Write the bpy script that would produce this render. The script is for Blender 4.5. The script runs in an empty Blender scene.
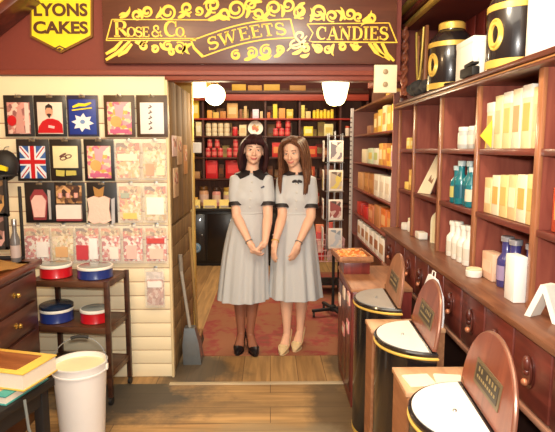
import bpy, bmesh, math, random
from mathutils import Vector as V, Matrix as Mx

rnd = random.Random(11)
scene = bpy.context.scene
col = scene.collection
PI = math.pi

# ------------------------------------------------------------------ camera
H = 1.55
PITCH = math.radians(7.2)
YAW = math.radians(0.81)
FPX = 530.0
CAM = V((0, 0, H))
_F = V((math.sin(YAW) * math.cos(PITCH), math.cos(YAW) * math.cos(PITCH), -math.sin(PITCH)))
_R = V((math.cos(YAW), -math.sin(YAW), 0))
_U = _R.cross(_F)


def at(px, py, Y):
    """world point on the wall plane y = Y seen in direction (px, py)"""
    d = _F + _R * ((px - 277.5) / FPX) + _U * ((216 - py) / FPX)
    return CAM + d * (Y / d.y)


cam_d = bpy.data.cameras.new('camera')
cam = bpy.data.objects.new('camera', cam_d)
col.objects.link(cam)
cam.location = CAM
cam.rotation_euler = (PI / 2 - PITCH, 0, -YAW)
cam_d.sensor_fit = 'HORIZONTAL'
cam_d.sensor_width = 36
cam_d.lens = 36 * FPX / 555
cam_d.clip_start = 0.05
scene.camera = cam
scene.view_settings.view_transform = 'Standard'
scene.view_settings.look = 'None'
scene.view_settings.gamma = 1
scene.view_settings.use_curve_mapping = False


# ------------------------------------------------------------------ materials
def lin(c):
    c = c / 255.0
    return c / 12.92 if c <= 0.04045 else ((c + 0.055) / 1.055) ** 2.4


def rgb(c):
    return (lin(c[0]), lin(c[1]), lin(c[2]), 1)


def _new(name):
    m = bpy.data.materials.new(name)
    m.use_nodes = True
    nt = m.node_tree
    b = nt.nodes['Principled BSDF']
    return m, nt, b


MATS = {}


def mat(c, rough=0.5, metal=0.0, var=0.10, scale=18, bump=0.0, bscale=60, emit=0, alpha=1.0, trans=0.0, coat=0.0, key=None):
    k = key or (tuple(c), rough, metal, var, scale, bump, emit, alpha, trans, coat)
    if k in MATS:
        return MATS[k]
    m, nt, b = _new('paint_%d_%d_%d' % tuple(c))
    N = nt.nodes
    L = nt.links
    tc = N.new('ShaderNodeTexCoord')
    ns = N.new('ShaderNodeTexNoise')
    ns.inputs['Scale'].default_value = scale
    ns.inputs['Detail'].default_value = 4
    L.new(tc.outputs['Object'], ns.inputs['Vector'])
    mix = N.new('ShaderNodeMix')
    mix.data_type = 'RGBA'
    base = rgb(c)
    mix.inputs[6].default_value = tuple(v * (1 - var) for v in base[:3]) + (1,)
    mix.inputs[7].default_value = tuple(min(1, v * (1 + var)) for v in base[:3]) + (1,)
    L.new(ns.outputs['Fac'], mix.inputs[0])
    L.new(mix.outputs[2], b.inputs['Base Color'])
    b.inputs['Roughness'].default_value = rough
    b.inputs['Metallic'].default_value = metal
    b.inputs['Alpha'].default_value = alpha
    b.inputs['Transmission Weight'].default_value = trans
    b.inputs['Coat Weight'].default_value = coat
    if emit:
        b.inputs['Emission Color'].default_value = base
        b.inputs['Emission Strength'].default_value = emit
    if bump:
        n2 = N.new('ShaderNodeTexNoise')
        n2.inputs['Scale'].default_value = bscale
        L.new(tc.outputs['Object'], n2.inputs['Vector'])
        bp = N.new('ShaderNodeBump')
        bp.inputs['Strength'].default_value = bump
        bp.inputs['Distance'].default_value = 0.01
        L.new(n2.outputs['Fac'], bp.inputs['Height'])
        L.new(bp.outputs['Normal'], b.inputs['Normal'])
    MATS[k] = m
    return m


def wood(c1, c2, axis='x', rough=0.4, scale=14.0, stretch=0.12, coat=0.0):
    k = ('wood', tuple(c1), tuple(c2), axis, rough, scale, stretch, coat)
    if k in MATS:
        return MATS[k]
    m, nt, b = _new('wood_%d_%d_%d' % tuple(c1))
    N = nt.nodes
    L = nt.links
    tc = N.new('ShaderNodeTexCoord')
    mp = N.new('ShaderNodeMapping')
    s = [scale] * 3
    s['xyz'.index(axis)] *= stretch
    mp.inputs['Scale'].default_value = s
    L.new(tc.outputs['Object'], mp.inputs['Vector'])
    ns = N.new('ShaderNodeTexNoise')
    ns.inputs['Scale'].default_value = 1.6
    ns.inputs['Detail'].default_value = 6
    ns.inputs['Distortion'].default_value = 0.8
    L.new(mp.outputs['Vector'], ns.inputs['Vector'])
    rp = N.new('ShaderNodeValToRGB')
    rp.color_ramp.elements[0].position = 0.32
    rp.color_ramp.elements[1].position = 0.68
    rp.color_ramp.elements[0].color = rgb(c1)
    rp.color_ramp.elements[1].color = rgb(c2)
    L.new(ns.outputs['Fac'], rp.inputs['Fac'])
    L.new(rp.outputs['Color'], b.inputs['Base Color'])
    b.inputs['Roughness'].default_value = rough
    b.inputs['Coat Weight'].default_value = coat
    b.inputs['Coat Roughness'].default_value = 0.15
    bp = N.new('ShaderNodeBump')
    bp.inputs['Strength'].default_value = 0.12
    bp.inputs['Distance'].default_value = 0.004
    L.new(ns.outputs['Fac'], bp.inputs['Height'])
    L.new(bp.outputs['Normal'], b.inputs['Normal'])
    MATS[k] = m
    return m


def confetti(cols, scale=40, rough=0.5, alpha=1.0):
    """voronoi patches in a few colours: printed flowers, wrapped sweets, lace"""
    k = ('conf', tuple(map(tuple, cols)), scale, rough, alpha)
    if k in MATS:
        return MATS[k]
    m, nt, b = _new('print_%d_%d_%d' % tuple(cols[0]))
    N = nt.nodes
    L = nt.links
    tc = N.new('ShaderNodeTexCoord')
    vo = N.new('ShaderNodeTexVoronoi')
    vo.inputs['Scale'].default_value = scale
    L.new(tc.outputs['Object'], vo.inputs['Vector'])
    sp = N.new('ShaderNodeSeparateColor')
    L.new(vo.outputs['Color'], sp.inputs['Color'])
    rp = N.new('ShaderNodeValToRGB')
    rp.color_ramp.interpolation = 'CONSTANT'
    els = rp.color_ramp.elements
    while len(els) < len(cols):
        els.new(0.5)
    for i, c in enumerate(cols):
        els[i].position = i / len(cols)
        els[i].color = rgb(c)
    L.new(sp.outputs[0], rp.inputs['Fac'])
    L.new(rp.outputs['Color'], b.inputs['Base Color'])
    b.inputs['Roughness'].default_value = rough
    b.inputs['Alpha'].default_value = alpha
    MATS[k] = m
    return m


# ------------------------------------------------------------------ mesh builder
class MB:
    def __init__(s):
        s.bm = bmesh.new()

    def _fin(s, faces, mi):
        for f in faces:
            f.material_index = mi

    def face(s, pts, mi=0):
        f = s.bm.faces.new([s.bm.verts.new(p) for p in pts])
        f.material_index = mi
        return f

    def box(s, x0, x1, y0, y1, z0, z1, bev=0.0, mi=0, T=None):
        vs = [s.bm.verts.new((x, y, z)) for z in (z0, z1) for y in (y0, y1) for x in (x0, x1)]
        idx = [(0, 2, 3, 1), (4, 5, 7, 6), (0, 1, 5, 4), (1, 3, 7, 5), (3, 2, 6, 7), (2, 0, 4, 6)]
        fs = [s.bm.faces.new([vs[i] for i in q]) for q in idx]
        s._fin(fs, mi)
        allv = vs
        if bev > 0:
            es = list({e for f in fs for e in f.edges})
            r = bmesh.ops.bevel(s.bm, geom=es, offset=bev, segments=2, affect='EDGES', profile=0.5)
            s._fin(r['faces'], mi)
            allv = list({v for f in r['faces'] for v in f.verts} | {v for v in vs if v.is_valid})
        if T is not None:
            bmesh.ops.transform(s.bm, matrix=T, verts=allv)
        return s

    def rings(s, rings, mi=0, cap=True, close=False):
        """loft a list of closed point loops"""
        vr = [[s.bm.verts.new(p) for p in r] for r in rings]
        n = len(vr[0])
        fs = []
        pairs = list(zip(vr, vr[1:])) + ([(vr[-1], vr[0])] if close else [])
        for a, b in pairs:
            for i in range(n):
                j = (i + 1) % n
                fs.append(s.bm.faces.new((a[i], a[j], b[j], b[i])))
        if cap and not close:
            fs.append(s.bm.faces.new(list(reversed(vr[0]))))
            fs.append(s.bm.faces.new(vr[-1]))
        s._fin(fs, mi)
        return s

    def lathe(s, prof, c=(0, 0, 0), seg=24, mi=0, sx=1, sy=1, cap=True, T=None):
        rs = []
        for r, z in prof:
            r = max(r, 1e-4)
            rs.append([V((c[0] + sx * r * math.cos(2 * PI * i / seg), c[1] + sy * r * math.sin(2 * PI * i / seg), c[2] + z)) for i in range(seg)])
        if T is not None:
            rs = [[T @ p for p in r] for r in rs]
        return s.rings(rs, mi, cap)

    def tube(s, pts, r, seg=8, mi=0, closed=False):
        pts = [V(p) for p in pts]
        n = len(pts)
        rr = r if isinstance(r, (list, tuple)) else [r] * n
        rs = []
        up = None
        for i in range(n):
            if closed:
                d = pts[(i + 1) % n] - pts[i - 1]
            else:
                d = pts[min(i + 1, n - 1)] - pts[max(i - 1, 0)]
            d.normalize()
            if up is None:
                up = V((0, 0, 1)) if abs(d.z) < 0.9 else V((0, 1, 0))
            a = d.cross(up)
            if a.length < 1e-5:
                a = d.orthogonal()
            a.normalize()
            up = a.cross(d).normalized()
            rs.append([pts[i] + (a * math.cos(2 * PI * k / seg) + up * math.sin(2 * PI * k / seg)) * rr[i] for k in range(seg)])
        return s.rings(rs, mi, True, closed)

    def ball(s, c, r, seg=16, rings=10, mi=0, T=None):
        rx, ry, rz = r if isinstance(r, (list, tuple)) else (r, r, r)
        rs = []
        for j in range(1, rings):
            t = -PI / 2 + PI * j / rings
            rs.append([V((rx * math.cos(t) * math.cos(2 * PI * i / seg), ry * math.cos(t) * math.sin(2 * PI * i / seg), rz * math.sin(t))) for i in range(seg)])
        if T is not None:
            rs = [[T @ p + V(c) for p in q] for q in rs]
        else:
            rs = [[p + V(c) for p in q] for q in rs]
        return s.rings(rs, mi, True)

    def prism(s, poly, y0, y1, mi=0, T=None):
        """polygon in the x-z plane, extruded from y0 (front) to y1"""
        a = [V((p[0], y0, p[1])) for p in poly]
        b = [V((p[0], y1, p[1])) for p in poly]
        if T is not None:
            a = [T @ p for p in a]
            b = [T @ p for p in b]
        return s.rings([a, b], mi, True)

    def hprism(s, poly, z0, z1, mi=0):
        """polygon in the x-y plane, extruded upwards"""
        return s.rings([[V((p[0], p[1], z0)) for p in poly], [V((p[0], p[1], z1)) for p in poly]], mi, True)

    def ribbon(s, pts, w, y0, y1, mi=0):
        """flat stroke in the x-z plane with thickness in y; w may vary"""
        n = len(pts)
        ww = w if isinstance(w, (list, tuple)) else [w] * n
        L_, R_ = [], []
        for i in range(n):
            a = pts[max(i - 1, 0)]
            b = pts[min(i + 1, n - 1)]
            dx, dz = b[0] - a[0], b[1] - a[1]
            q = math.hypot(dx, dz) or 1
            nx, nz = -dz / q, dx / q
            L_.append((pts[i][0] + nx * ww[i] / 2, pts[i][1] + nz * ww[i] / 2))
            R_.append((pts[i][0] - nx * ww[i] / 2, pts[i][1] - nz * ww[i] / 2))
        rs = []
        for l, r in zip(L_, R_):
            rs.append([V((l[0], y0, l[1])), V((r[0], y0, r[1])), V((r[0], y1, r[1])), V((l[0], y1, l[1]))])
        return s.rings(rs, mi, True)

    def xf(s, T):
        s.bm.transform(T)
        return s

    def mesh(s, name, smooth=True, ang=0.65):
        bm = s.bm
        bmesh.ops.recalc_face_normals(bm, faces=bm.faces)
        if smooth:
            for f in bm.faces:
                f.smooth = True
            for e in bm.edges:
                if len(e.link_faces) == 2 and e.calc_face_angle(0) > ang:
                    e.smooth = False
        me = bpy.data.meshes.new(name)
        bm.to_mesh(me)
        bm.free()
        return me

    def build(s, name, mats, parent=None, world=False, smooth=True, loc=None, rotz=0):
        if parent is not None and world:
            s.bm.transform(wm(parent).inverted())
        me = s.mesh(name, smooth)
        for m in (mats if isinstance(mats, (list, tuple)) else [mats]):
            me.materials.append(m)
        o = bpy.data.objects.new(name, me)
        col.objects.link(o)
        if parent is not None:
            o.parent = parent
        if loc is not None:
            o.location = loc
        if rotz:
            o.rotation_euler = (0, 0, rotz)
        return o


def wm(o):
    m = o.matrix_basis.copy()
    while o.parent:
        o = o.parent
        m = o.matrix_basis @ m
    return m


def tag(o, label=None, cat=None, group=None, kind=None):
    if label:
        o['label'] = label
    if cat:
        o['category'] = cat
    if group:
        o['group'] = group
    if kind:
        o['kind'] = kind
    return o


def thing(name, label, cat, loc=(0, 0, 0), rotz=0, group=None):
    o = bpy.data.objects.new(name, None)
    o.empty_display_size = 0.05
    col.objects.link(o)
    o.location = loc
    o.rotation_euler = (0, 0, rotz)
    return tag(o, label, cat, group)


def copy_tree(o, loc=None, rotz=None, parent=None, label=None, group=None):
    c = o.copy()
    col.objects.link(c)
    if parent:
        c.parent = parent
    if loc is not None:
        c.location = loc
    if rotz is not None:
        c.rotation_euler = (0, 0, rotz)
    if label:
        c['label'] = label
    if group:
        c['group'] = group
    for ch in [x for x in col.objects if x.parent == o]:
        copy_tree(ch, parent=c)
    return c


def structure(o):
    o['kind'] = 'structure'
    return o


ORD = ['first', 'second', 'third', 'fourth', 'fifth', 'sixth', 'seventh', 'eighth', 'ninth', 'tenth', 'eleventh', 'twelfth']


def rot(ax, deg):
    return Mx.Rotation(math.radians(deg), 4, ax)


def T(x, y, z):
    return Mx.Translation((x, y, z))


# palette
DARKWOOD = wood((66, 26, 20), (104, 48, 36), 'z', 0.35, coat=0.2)
DARKWOOD_Y = wood((70, 28, 22), (110, 52, 38), 'y', 0.35, coat=0.2)
DARKWOOD_X = wood((66, 26, 20), (104, 48, 36), 'x', 0.35, coat=0.2)
REDWOOD = wood((104, 38, 34), (138, 56, 48), 'z', 0.4, coat=0.15)
REDWOOD_Y = wood((94, 40, 32), (126, 58, 46), 'y', 0.4, coat=0.15)
LEDGEWOOD = wood((104, 62, 42), (138, 90, 62), 'y', 0.4, coat=0.15)
BROWN = wood((52, 30, 22), (82, 50, 36), 'x', 0.35)
TAN = wood((150, 98, 66), (182, 128, 90), 'y', 0.5)
GOLD = mat((232, 196, 96), 0.38, 0.35, 0.08)
BRASS = mat((206, 170, 92), 0.25, 0.9, 0.08)
STEEL = mat((170, 172, 175), 0.3, 0.9, 0.06)
BLACK = mat((20, 19, 20), 0.3, 0, 0.2, coat=0.4)
MATBLACK = mat((28, 26, 26), 0.6, 0, 0.2)
WHITE = mat((242, 238, 228), 0.45, 0, 0.03)
CREAM = mat((240, 226, 188), 0.5, 0, 0.04)
PAPER = mat((236, 226, 206), 0.7, 0, 0.05)
RED = mat((196, 24, 34), 0.3, 0, 0.08, coat=0.3)
BLUE = mat((34, 52, 122), 0.3, 0, 0.08, coat=0.3)
YELLOW = mat((246, 222, 40), 0.4, 0, 0.03)
SIGNGOLD = mat((244, 206, 66), 0.35, 0.0, 0.08, 30)
FILM = mat((250, 250, 250), 0.08, 0, 0.0, alpha=0.16)
SKIN = mat((240, 192, 164), 0.5, 0, 0.04, 40)
GLASS = mat((235, 240, 240), 0.05, 0, 0.0, alpha=0.28)
# ------------------------------------------------------------------ the room
YW = 3.48          # plane of the slat wall and the header over the opening


def floor_material(name, along, stains):
    m, nt, b = _new(name)
    N = nt.nodes
    L = nt.links
    tc = N.new('ShaderNodeTexCoord')
    mp = N.new('ShaderNodeMapping')
    if along == 'y':
        mp.inputs['Rotation'].default_value = (0, 0, PI / 2)
    L.new(tc.outputs['Object'], mp.inputs['Vector'])
    br = N.new('ShaderNodeTexBrick')
    br.inputs['Scale'].default_value = 1
    br.inputs['Brick Width'].default_value = 2.4
    br.inputs['Row Height'].default_value = 0.19
    br.inputs['Mortar Size'].default_value = 0.0025
    br.inputs['Mortar Smooth'].default_value = 0.2
    br.offset = 0.37
    br.inputs['Color1'].default_value = rgb((192, 156, 106))
    br.inputs['Color2'].default_value = rgb((168, 132, 86))
    br.inputs['Mortar'].default_value = rgb((110, 84, 56))
    L.new(mp.outputs['Vector'], br.inputs['Vector'])
    # grain along the boards
    mg = N.new('ShaderNodeMapping')
    mg.inputs['Scale'].default_value = (2.0, 26, 1) if along == 'x' else (26, 2.0, 1)
    L.new(tc.outputs['Object'], mg.inputs['Vector'])
    gr = N.new('ShaderNodeTexNoise')
    gr.inputs['Scale'].default_value = 1.0
    gr.inputs['Detail'].default_value = 6
    gr.inputs['Distortion'].default_value = 0.6
    L.new(mg.outputs['Vector'], gr.inputs['Vector'])
    r1 = N.new('ShaderNodeValToRGB')
    r1.color_ramp.elements[0].position = 0.3
    r1.color_ramp.elements[0].color = (0.55, 0.5, 0.45, 1)
    r1.color_ramp.elements[1].position = 0.7
    r1.color_ramp.elements[1].color = (1.15, 1.1, 1.0, 1)
    L.new(gr.outputs['Fac'], r1.inputs['Fac'])
    mul = N.new('ShaderNodeMix')
    mul.data_type = 'RGBA'
    mul.blend_type = 'MULTIPLY'
    mul.inputs[0].default_value = 0.85
    L.new(br.outputs['Color'], mul.inputs[6])
    L.new(r1.outputs['Color'], mul.inputs[7])
    last = mul.outputs[2]
    # worn, soiled patches with a shape of their own
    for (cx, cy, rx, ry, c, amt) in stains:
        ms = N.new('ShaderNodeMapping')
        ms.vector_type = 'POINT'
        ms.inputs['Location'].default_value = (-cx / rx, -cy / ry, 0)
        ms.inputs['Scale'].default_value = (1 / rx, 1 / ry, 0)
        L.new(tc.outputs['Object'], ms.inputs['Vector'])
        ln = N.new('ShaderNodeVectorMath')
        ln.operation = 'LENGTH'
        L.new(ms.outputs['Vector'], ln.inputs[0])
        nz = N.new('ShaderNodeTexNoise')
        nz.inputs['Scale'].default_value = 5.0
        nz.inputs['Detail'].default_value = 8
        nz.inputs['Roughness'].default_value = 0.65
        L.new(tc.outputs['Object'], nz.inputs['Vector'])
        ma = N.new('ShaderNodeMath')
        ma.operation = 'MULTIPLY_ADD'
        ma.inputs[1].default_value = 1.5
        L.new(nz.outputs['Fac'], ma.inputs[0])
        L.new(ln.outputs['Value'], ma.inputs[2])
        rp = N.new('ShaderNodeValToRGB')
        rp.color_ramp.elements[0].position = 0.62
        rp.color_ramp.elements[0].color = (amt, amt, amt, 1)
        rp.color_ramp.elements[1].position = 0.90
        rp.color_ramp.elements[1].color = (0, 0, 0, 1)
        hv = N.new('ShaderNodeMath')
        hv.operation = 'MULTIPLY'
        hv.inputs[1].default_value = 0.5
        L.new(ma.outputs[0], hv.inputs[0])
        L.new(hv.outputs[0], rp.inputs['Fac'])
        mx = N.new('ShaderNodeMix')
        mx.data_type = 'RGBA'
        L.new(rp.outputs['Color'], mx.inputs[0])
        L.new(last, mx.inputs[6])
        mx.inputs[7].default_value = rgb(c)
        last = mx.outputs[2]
    L.new(last, b.inputs['Base Color'])
    b.inputs['Roughness'].default_value = 0.6
    bp = N.new('ShaderNodeBump')
    bp.inputs['Strength'].default_value = 0.25
    bp.inputs['Distance'].default_value = 0.004
    L.new(gr.outputs['Fac'], bp.inputs['Height'])
    L.new(bp.outputs['Normal'], b.inputs['Normal'])
    return m


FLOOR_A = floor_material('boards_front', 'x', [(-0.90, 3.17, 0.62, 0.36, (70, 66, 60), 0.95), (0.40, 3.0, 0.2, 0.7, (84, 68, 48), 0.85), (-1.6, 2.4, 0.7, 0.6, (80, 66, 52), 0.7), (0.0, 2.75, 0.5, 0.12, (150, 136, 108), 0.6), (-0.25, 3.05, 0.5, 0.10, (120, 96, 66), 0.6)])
FLOOR_B = floor_material('boards_back', 'y', [(-0.52, 3.58, 0.34, 0.4, (78, 70, 58), 0.9), (0.5, 3.7, 0.12, 0.4, (70, 56, 40), 0.8)])

mb = MB()
mb.box(-2.4, 1.4, -1.0, 3.37, -0.12, 0)
structure(mb.build('floor', FLOOR_A))
mb = MB()
mb.box(-2.4, 1.4, 3.37, 7.8, -0.12, 0)
structure(mb.build('floor', FLOOR_B))
mb = MB()
mb.box(-0.67, 0.55, 3.345, 3.385, 0, 0.006, 0.002)
structure(mb.build('trim_1', mat((206, 190, 160), 0.4, 0.3)))

WALLDARK = mat((106, 44, 34), 0.6, 0, 0.12, 9)
HEADER = mat((122, 52, 40), 0.6, 0, 0.08, 60)
mb = MB()
mb.box(-2.5, -2.4, -1.0, 7.8, 0, 3.0)
structure(mb.build('wall_left', mat((150, 112, 76), 0.7)))
mb = MB()
mb.box(1.4, 1.5, -1.0, 7.8, 0, 3.0)
structure(mb.build('wall_right', WALLDARK))
mb = MB()
mb.box(-2.4, 1.4, 7.7, 7.8, 0, 3.0)
structure(mb.build('wall_back', WALLDARK))
mb = MB()
mb.box(-2.5, 1.5, -1.0, 7.8, 3.0, 3.1)
structure(mb.build('ceiling', mat((214, 196, 160), 0.8)))
# the wall over the opening, its moulding
mb = MB()
mb.box(-2.4, 0.835, YW, YW + 0.10, 2.02, 3.0)
mb.box(0.835, 1.4, 4.155, 4.22, 2.02, 3.0)
mb.box(0.765, 0.835, YW + 0.10, 4.22, 2.02, 3.0)
structure(mb.build('wall_header', HEADER))
mb = MB()
mb.box(-2.4, 0.838, YW - 0.03, YW, 2.015, 2.045, 0.004)
mb.box(-0.67, 0.838, YW - 0.012, YW + 0.10, 1.985, 2.0199, 0.003)
structure(mb.build('trim_2', mat((132, 62, 46), 0.5)))

# slat wall left of the opening: boards with grooves between
mb = MB()
n = 21
ph = 2.0 / n
mb.box(-2.4, -0.67, YW + 0.012, YW + 0.06, 0, 2.015, mi=1)
for i in range(n):
    top = (i + 1) * ph if i < n - 1 else 2.012
    if i == n - 2:
        continue
    z0 = i * ph + 0.003
    if i == n - 1:
        z0 = (i - 1) * ph + 0.004
    mb.box(-2.4, -0.67, YW, YW + 0.014, z0, top - 0.003 if i < n - 1 else top, 0.0006)
structure(mb.build('wall_front', [mat((244, 228, 192), 0.5, 0, 0.03, 6), mat((190, 140, 112), 0.6)]))
mb = MB()
mb.box(-0.672, -0.655, YW - 0.012, YW + 0.03, 0, 2.0, 0.003)
structure(mb.build('trim_3', mat((228, 206, 160), 0.5)))
# side of the opening: boarded jamb running back into the far room
mb = MB()
mb.box(-0.80, -0.675, YW + 0.062, 4.45, 0, 2.0)
for k in range(4):
    y0 = YW + 0.07 + k * 0.24
    mb.box(-0.676, -0.655, y0, y0 + 0.234, 1.05, 2.0, 0.004)
for k in range(7):
    mb.box(-0.676, -0.66, YW + 0.07, 4.44, 0.02 + k * 0.145, 0.158 + k * 0.145, 0.004)
structure(mb.build('wall_jamb', wood((104, 78, 44), (146, 112, 66), 'z', 0.85)))
mb = MB()
mb.box(-0.80, -0.64, 4.45, 4.53, 0, 2.2, 0.006)
structure(mb.build('trim_4', wood((196, 160, 84), (226, 190, 106), 'z', 0.4)))

# bulkhead over the shelves on the right, with a gilt cornice
mb = MB()
mb.box(1.02, 1.4, -0.9, 4.08, 2.43, 3.0)
structure(mb.build('wall_bulkhead', mat((112, 50, 40), 0.55, 0, 0.1)))
mb = MB()
for k, (dx, z) in enumerate(((0.0, 2.43), (0.025, 2.47), (0.05, 2.51))):
    mb.box(1.0 - 0.03 * k - 0.02, 1.02, 3.0, 4.1, z, z + 0.03, 0.006, mi=k % 2)
structure(mb.build('trim_5', [GOLD, REDWOOD_Y]))
mb = MB()
mb.box(1.375, 1.40, -0.9, 4.08, 1.9, 2.43)
for k in range(30):
    mb.box(1.36, 1.376, -0.85 + k * 0.16, -0.70 + k * 0.16, 1.9, 2.43, 0.004)
structure(mb.build('trim_6', REDWOOD))
# sloping painted brace in the top left corner
p0 = at(-22, 37, 3.3)
p1 = at(30, -4, 3.3)
mb = MB()
d = (p1 - p0)
L_ = d.length
a = math.atan2(d.z, d.x)
TT = T(p0.x, p0.y, p0.z) @ Mx.Rotation(-a, 4, 'Y')
mb.box(-0.2, L_, -0.05, 0.17, 0.0, 0.05, 0.006, mi=0, T=TT)
mb.box(-0.2, L_, -0.06, 0.17, 0.05, 0.075, 0.006, mi=1, T=TT)
mb.box(-0.2, L_, -0.04, 0.17, 0.075, 0.3, 0.006, mi=2, T=TT)
structure(mb.build('trim_7', [DARKWOOD_X, GOLD, mat((150, 132, 84), 0.5)]))

# ------------------------------------------------------------------ rug
mr, nt, b = _new('rug_pile')
N = nt.nodes
L = nt.links
tc = N.new('ShaderNodeTexCoord')
vo = N.new('ShaderNodeTexVoronoi')
vo.feature = 'SMOOTH_F1'
vo.inputs['Scale'].default_value = 5.5
L.new(tc.outputs['Object'], vo.inputs['Vector'])
nz = N.new('ShaderNodeTexNoise')
nz.inputs['Scale'].default_value = 16
nz.inputs['Detail'].default_value = 5
L.new(tc.outputs['Object'], nz.inputs['Vector'])
mm = N.new('ShaderNodeMath')
mm.operation = 'ADD'
L.new(vo.outputs['Distance'], mm.inputs[0])
L.new(nz.outputs['Fac'], mm.inputs[1])
rp = N.new('ShaderNodeValToRGB')
rp.color_ramp.elements[0].position = 0.55
rp.color_ramp.elements[0].color = rgb((128, 70, 54))
rp.color_ramp.elements[1].position = 1.0
rp.color_ramp.elements[1].color = rgb((150, 96, 68))
e = rp.color_ramp.elements.new(0.75)
e.color = rgb((148, 62, 58))
L.new(mm.outputs[0], rp.inputs['Fac'])
L.new(rp.outputs['Color'], b.inputs['Base Color'])
b.inputs['Roughness'].default_value = 0.9
mb = MB()
mb.box(-0.58, 0.90, 3.84, 6.55, 0.0, 0.008, 0.003)
tag(mb.build('rug', mr), 'faded red patterned rug on the floorboards behind the two women', 'rug')


# ------------------------------------------------------------------ lettering
def arc(cx, cy, rx, ry, a0, a1, n=12):
    return [(cx + rx * math.cos(math.radians(a0 + (a1 - a0) * i / n)), cy + ry * math.sin(math.radians(a0 + (a1 - a0) * i / n))) for i in range(n + 1)]


def glyphs():
    G = {}
    t, k = 0.19, 0.085      # thick, thin stroke

    def serif(x, z, w=0.26):
        return ([(x - w / 2, z), (x + w / 2, z)], 0.085)
    top, bot = 0.957, 0.043
    G['C'] = (0.74, [(arc(0.42, 0.5, 0.32, 0.44, 50, 310, 18), [k] * 4 + [0.14] * 2 + [t] * 7 + [0.14] * 2 + [k] * 4), ([(0.655, 0.62), (0.655, 0.95)], k)])
    G['A'] = (0.86, [([(0.14, 0.05), (0.43, 0.97)], k), ([(0.43, 0.97), (0.72, 0.05)], t), ([(0.24, 0.32), (0.62, 0.32)], k), serif(0.14, bot), serif(0.72, bot, .28)])
    G['N'] = (0.88, [([(0.18, 0.05), (0.18, 0.95)], k), ([(0.16, 0.97), (0.72, 0.03)], t), ([(0.72, 0.05), (0.72, 0.95)], k), serif(0.18, bot), serif(0.15, top), serif(0.72, top)])
    G['D'] = (0.82, [([(0.2, 0.05), (0.2, 0.95)], t), ([(0.05, top), (0.36, top)], k), ([(0.05, bot), (0.36, bot)], k), (arc(0.36, 0.5, 0.34, 0.457, 90, -90, 14), [k] * 4 + [t] * 7 + [k] * 4)])
    G['I'] = (0.42, [([(0.2, 0.05), (0.2, 0.95)], t), serif(0.2, bot, .36), serif(0.2, top, .36)])
    G['E'] = (0.7, [([(0.19, 0.05), (0.19, 0.95)], t), ([(0.05, top), (0.62, top)], k), ([(0.05, bot), (0.64, bot)], k), ([(0.2, 0.52), (0.5, 0.52)], k), ([(0.6, 0.76), (0.6, 0.96)], k), ([(0.62, 0.04), (0.62, 0.26)], k), ([(0.48, 0.42), (0.48, 0.62)], k)])
    sp = arc(0.34, 0.73, 0.22, 0.225, 30, 270, 10)[:-1] + arc(0.34, 0.275, 0.25, 0.235, 90, -150, 10)
    G['S'] = (0.68, [(sp, [k] * 4 + [0.15] * 3 + [t] * 8 + [0.15] * 3 + [k] * 3), ([(0.545, 0.7), (0.545, 0.95)], k), ([(0.09, 0.05), (0.09, 0.3)], k)])
    G['W'] = (1.12, [([(0.12, 0.95), (0.34, 0.04)], t), ([(0.34, 0.04), (0.54, 0.95)], k), ([(0.54, 0.95), (0.76, 0.04)], t), ([(0.76, 0.04), (0.98, 0.95)], k), serif(0.13, top), serif(0.55, top), serif(0.98, top)])
    G['T'] = (0.74, [([(0.36, 0.05), (0.36, 0.95)], t), ([(0.05, top), (0.67, top)], k), serif(0.36, bot, .32), ([(0.07, 0.72), (0.07, 0.96)], k), ([(0.65, 0.72), (0.65, 0.96)], k)])
    G['R'] = (0.84, [([(0.2, 0.05), (0.2, 0.95)], t), ([(0.05, top), (0.4, top)], k), (arc(0.4, 0.73, 0.24, 0.227, 90, -90, 10), [k] * 3 + [t] * 5 + [k] * 3), ([(0.2, 0.5), (0.4, 0.5)], k), ([(0.4, 0.5), (0.74, 0.05)], t), serif(0.2, bot, .32), serif(0.75, bot, .2)])
    G['O'] = (0.82, [(arc(0.4, 0.5, 0.31, 0.44, 0, 360, 24), [t if (i < 4 or 8 < i < 16 or i > 20) else k for i in range(25)])])
    G['&'] = (0.92, [(arc(0.4, 0.76, 0.17, 0.19, -50, 230, 12) + [(0.5, 0.4), (0.82, 0.05)], 0.13), (arc(0.36, 0.28, 0.26, 0.24, 110, 330, 12) + [(0.74, 0.5)], 0.12)])
    G['.'] = (0.28, [([(0.12, 0.0), (0.12, 0.15)], 0.16)])
    G[' '] = (0.34, [])
    return G


GL = glyphs()


def write(mb_, text, fn, h, y0, y1, space=1.0, heights=None, mi=0, dry=False):
    """strokes of the sign painter's serif capitals, placed by fn(u, v)"""
    u = 0
    for i, ch in enumerate(text):
        w, strokes = GL[ch]
        hh = h * (heights[i] if heights else 1)
        if not dry:
            for pts, wd in strokes:
                q = []
                for (a, b2) in pts:
                    q.append(fn(u + a * hh, b2 * hh))
                wdl = [x * hh for x in wd] if isinstance(wd, list) else wd * hh
                mb_.ribbon(q, wdl, y0, y1, mi)
        u += w * hh * space
    return u


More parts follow.
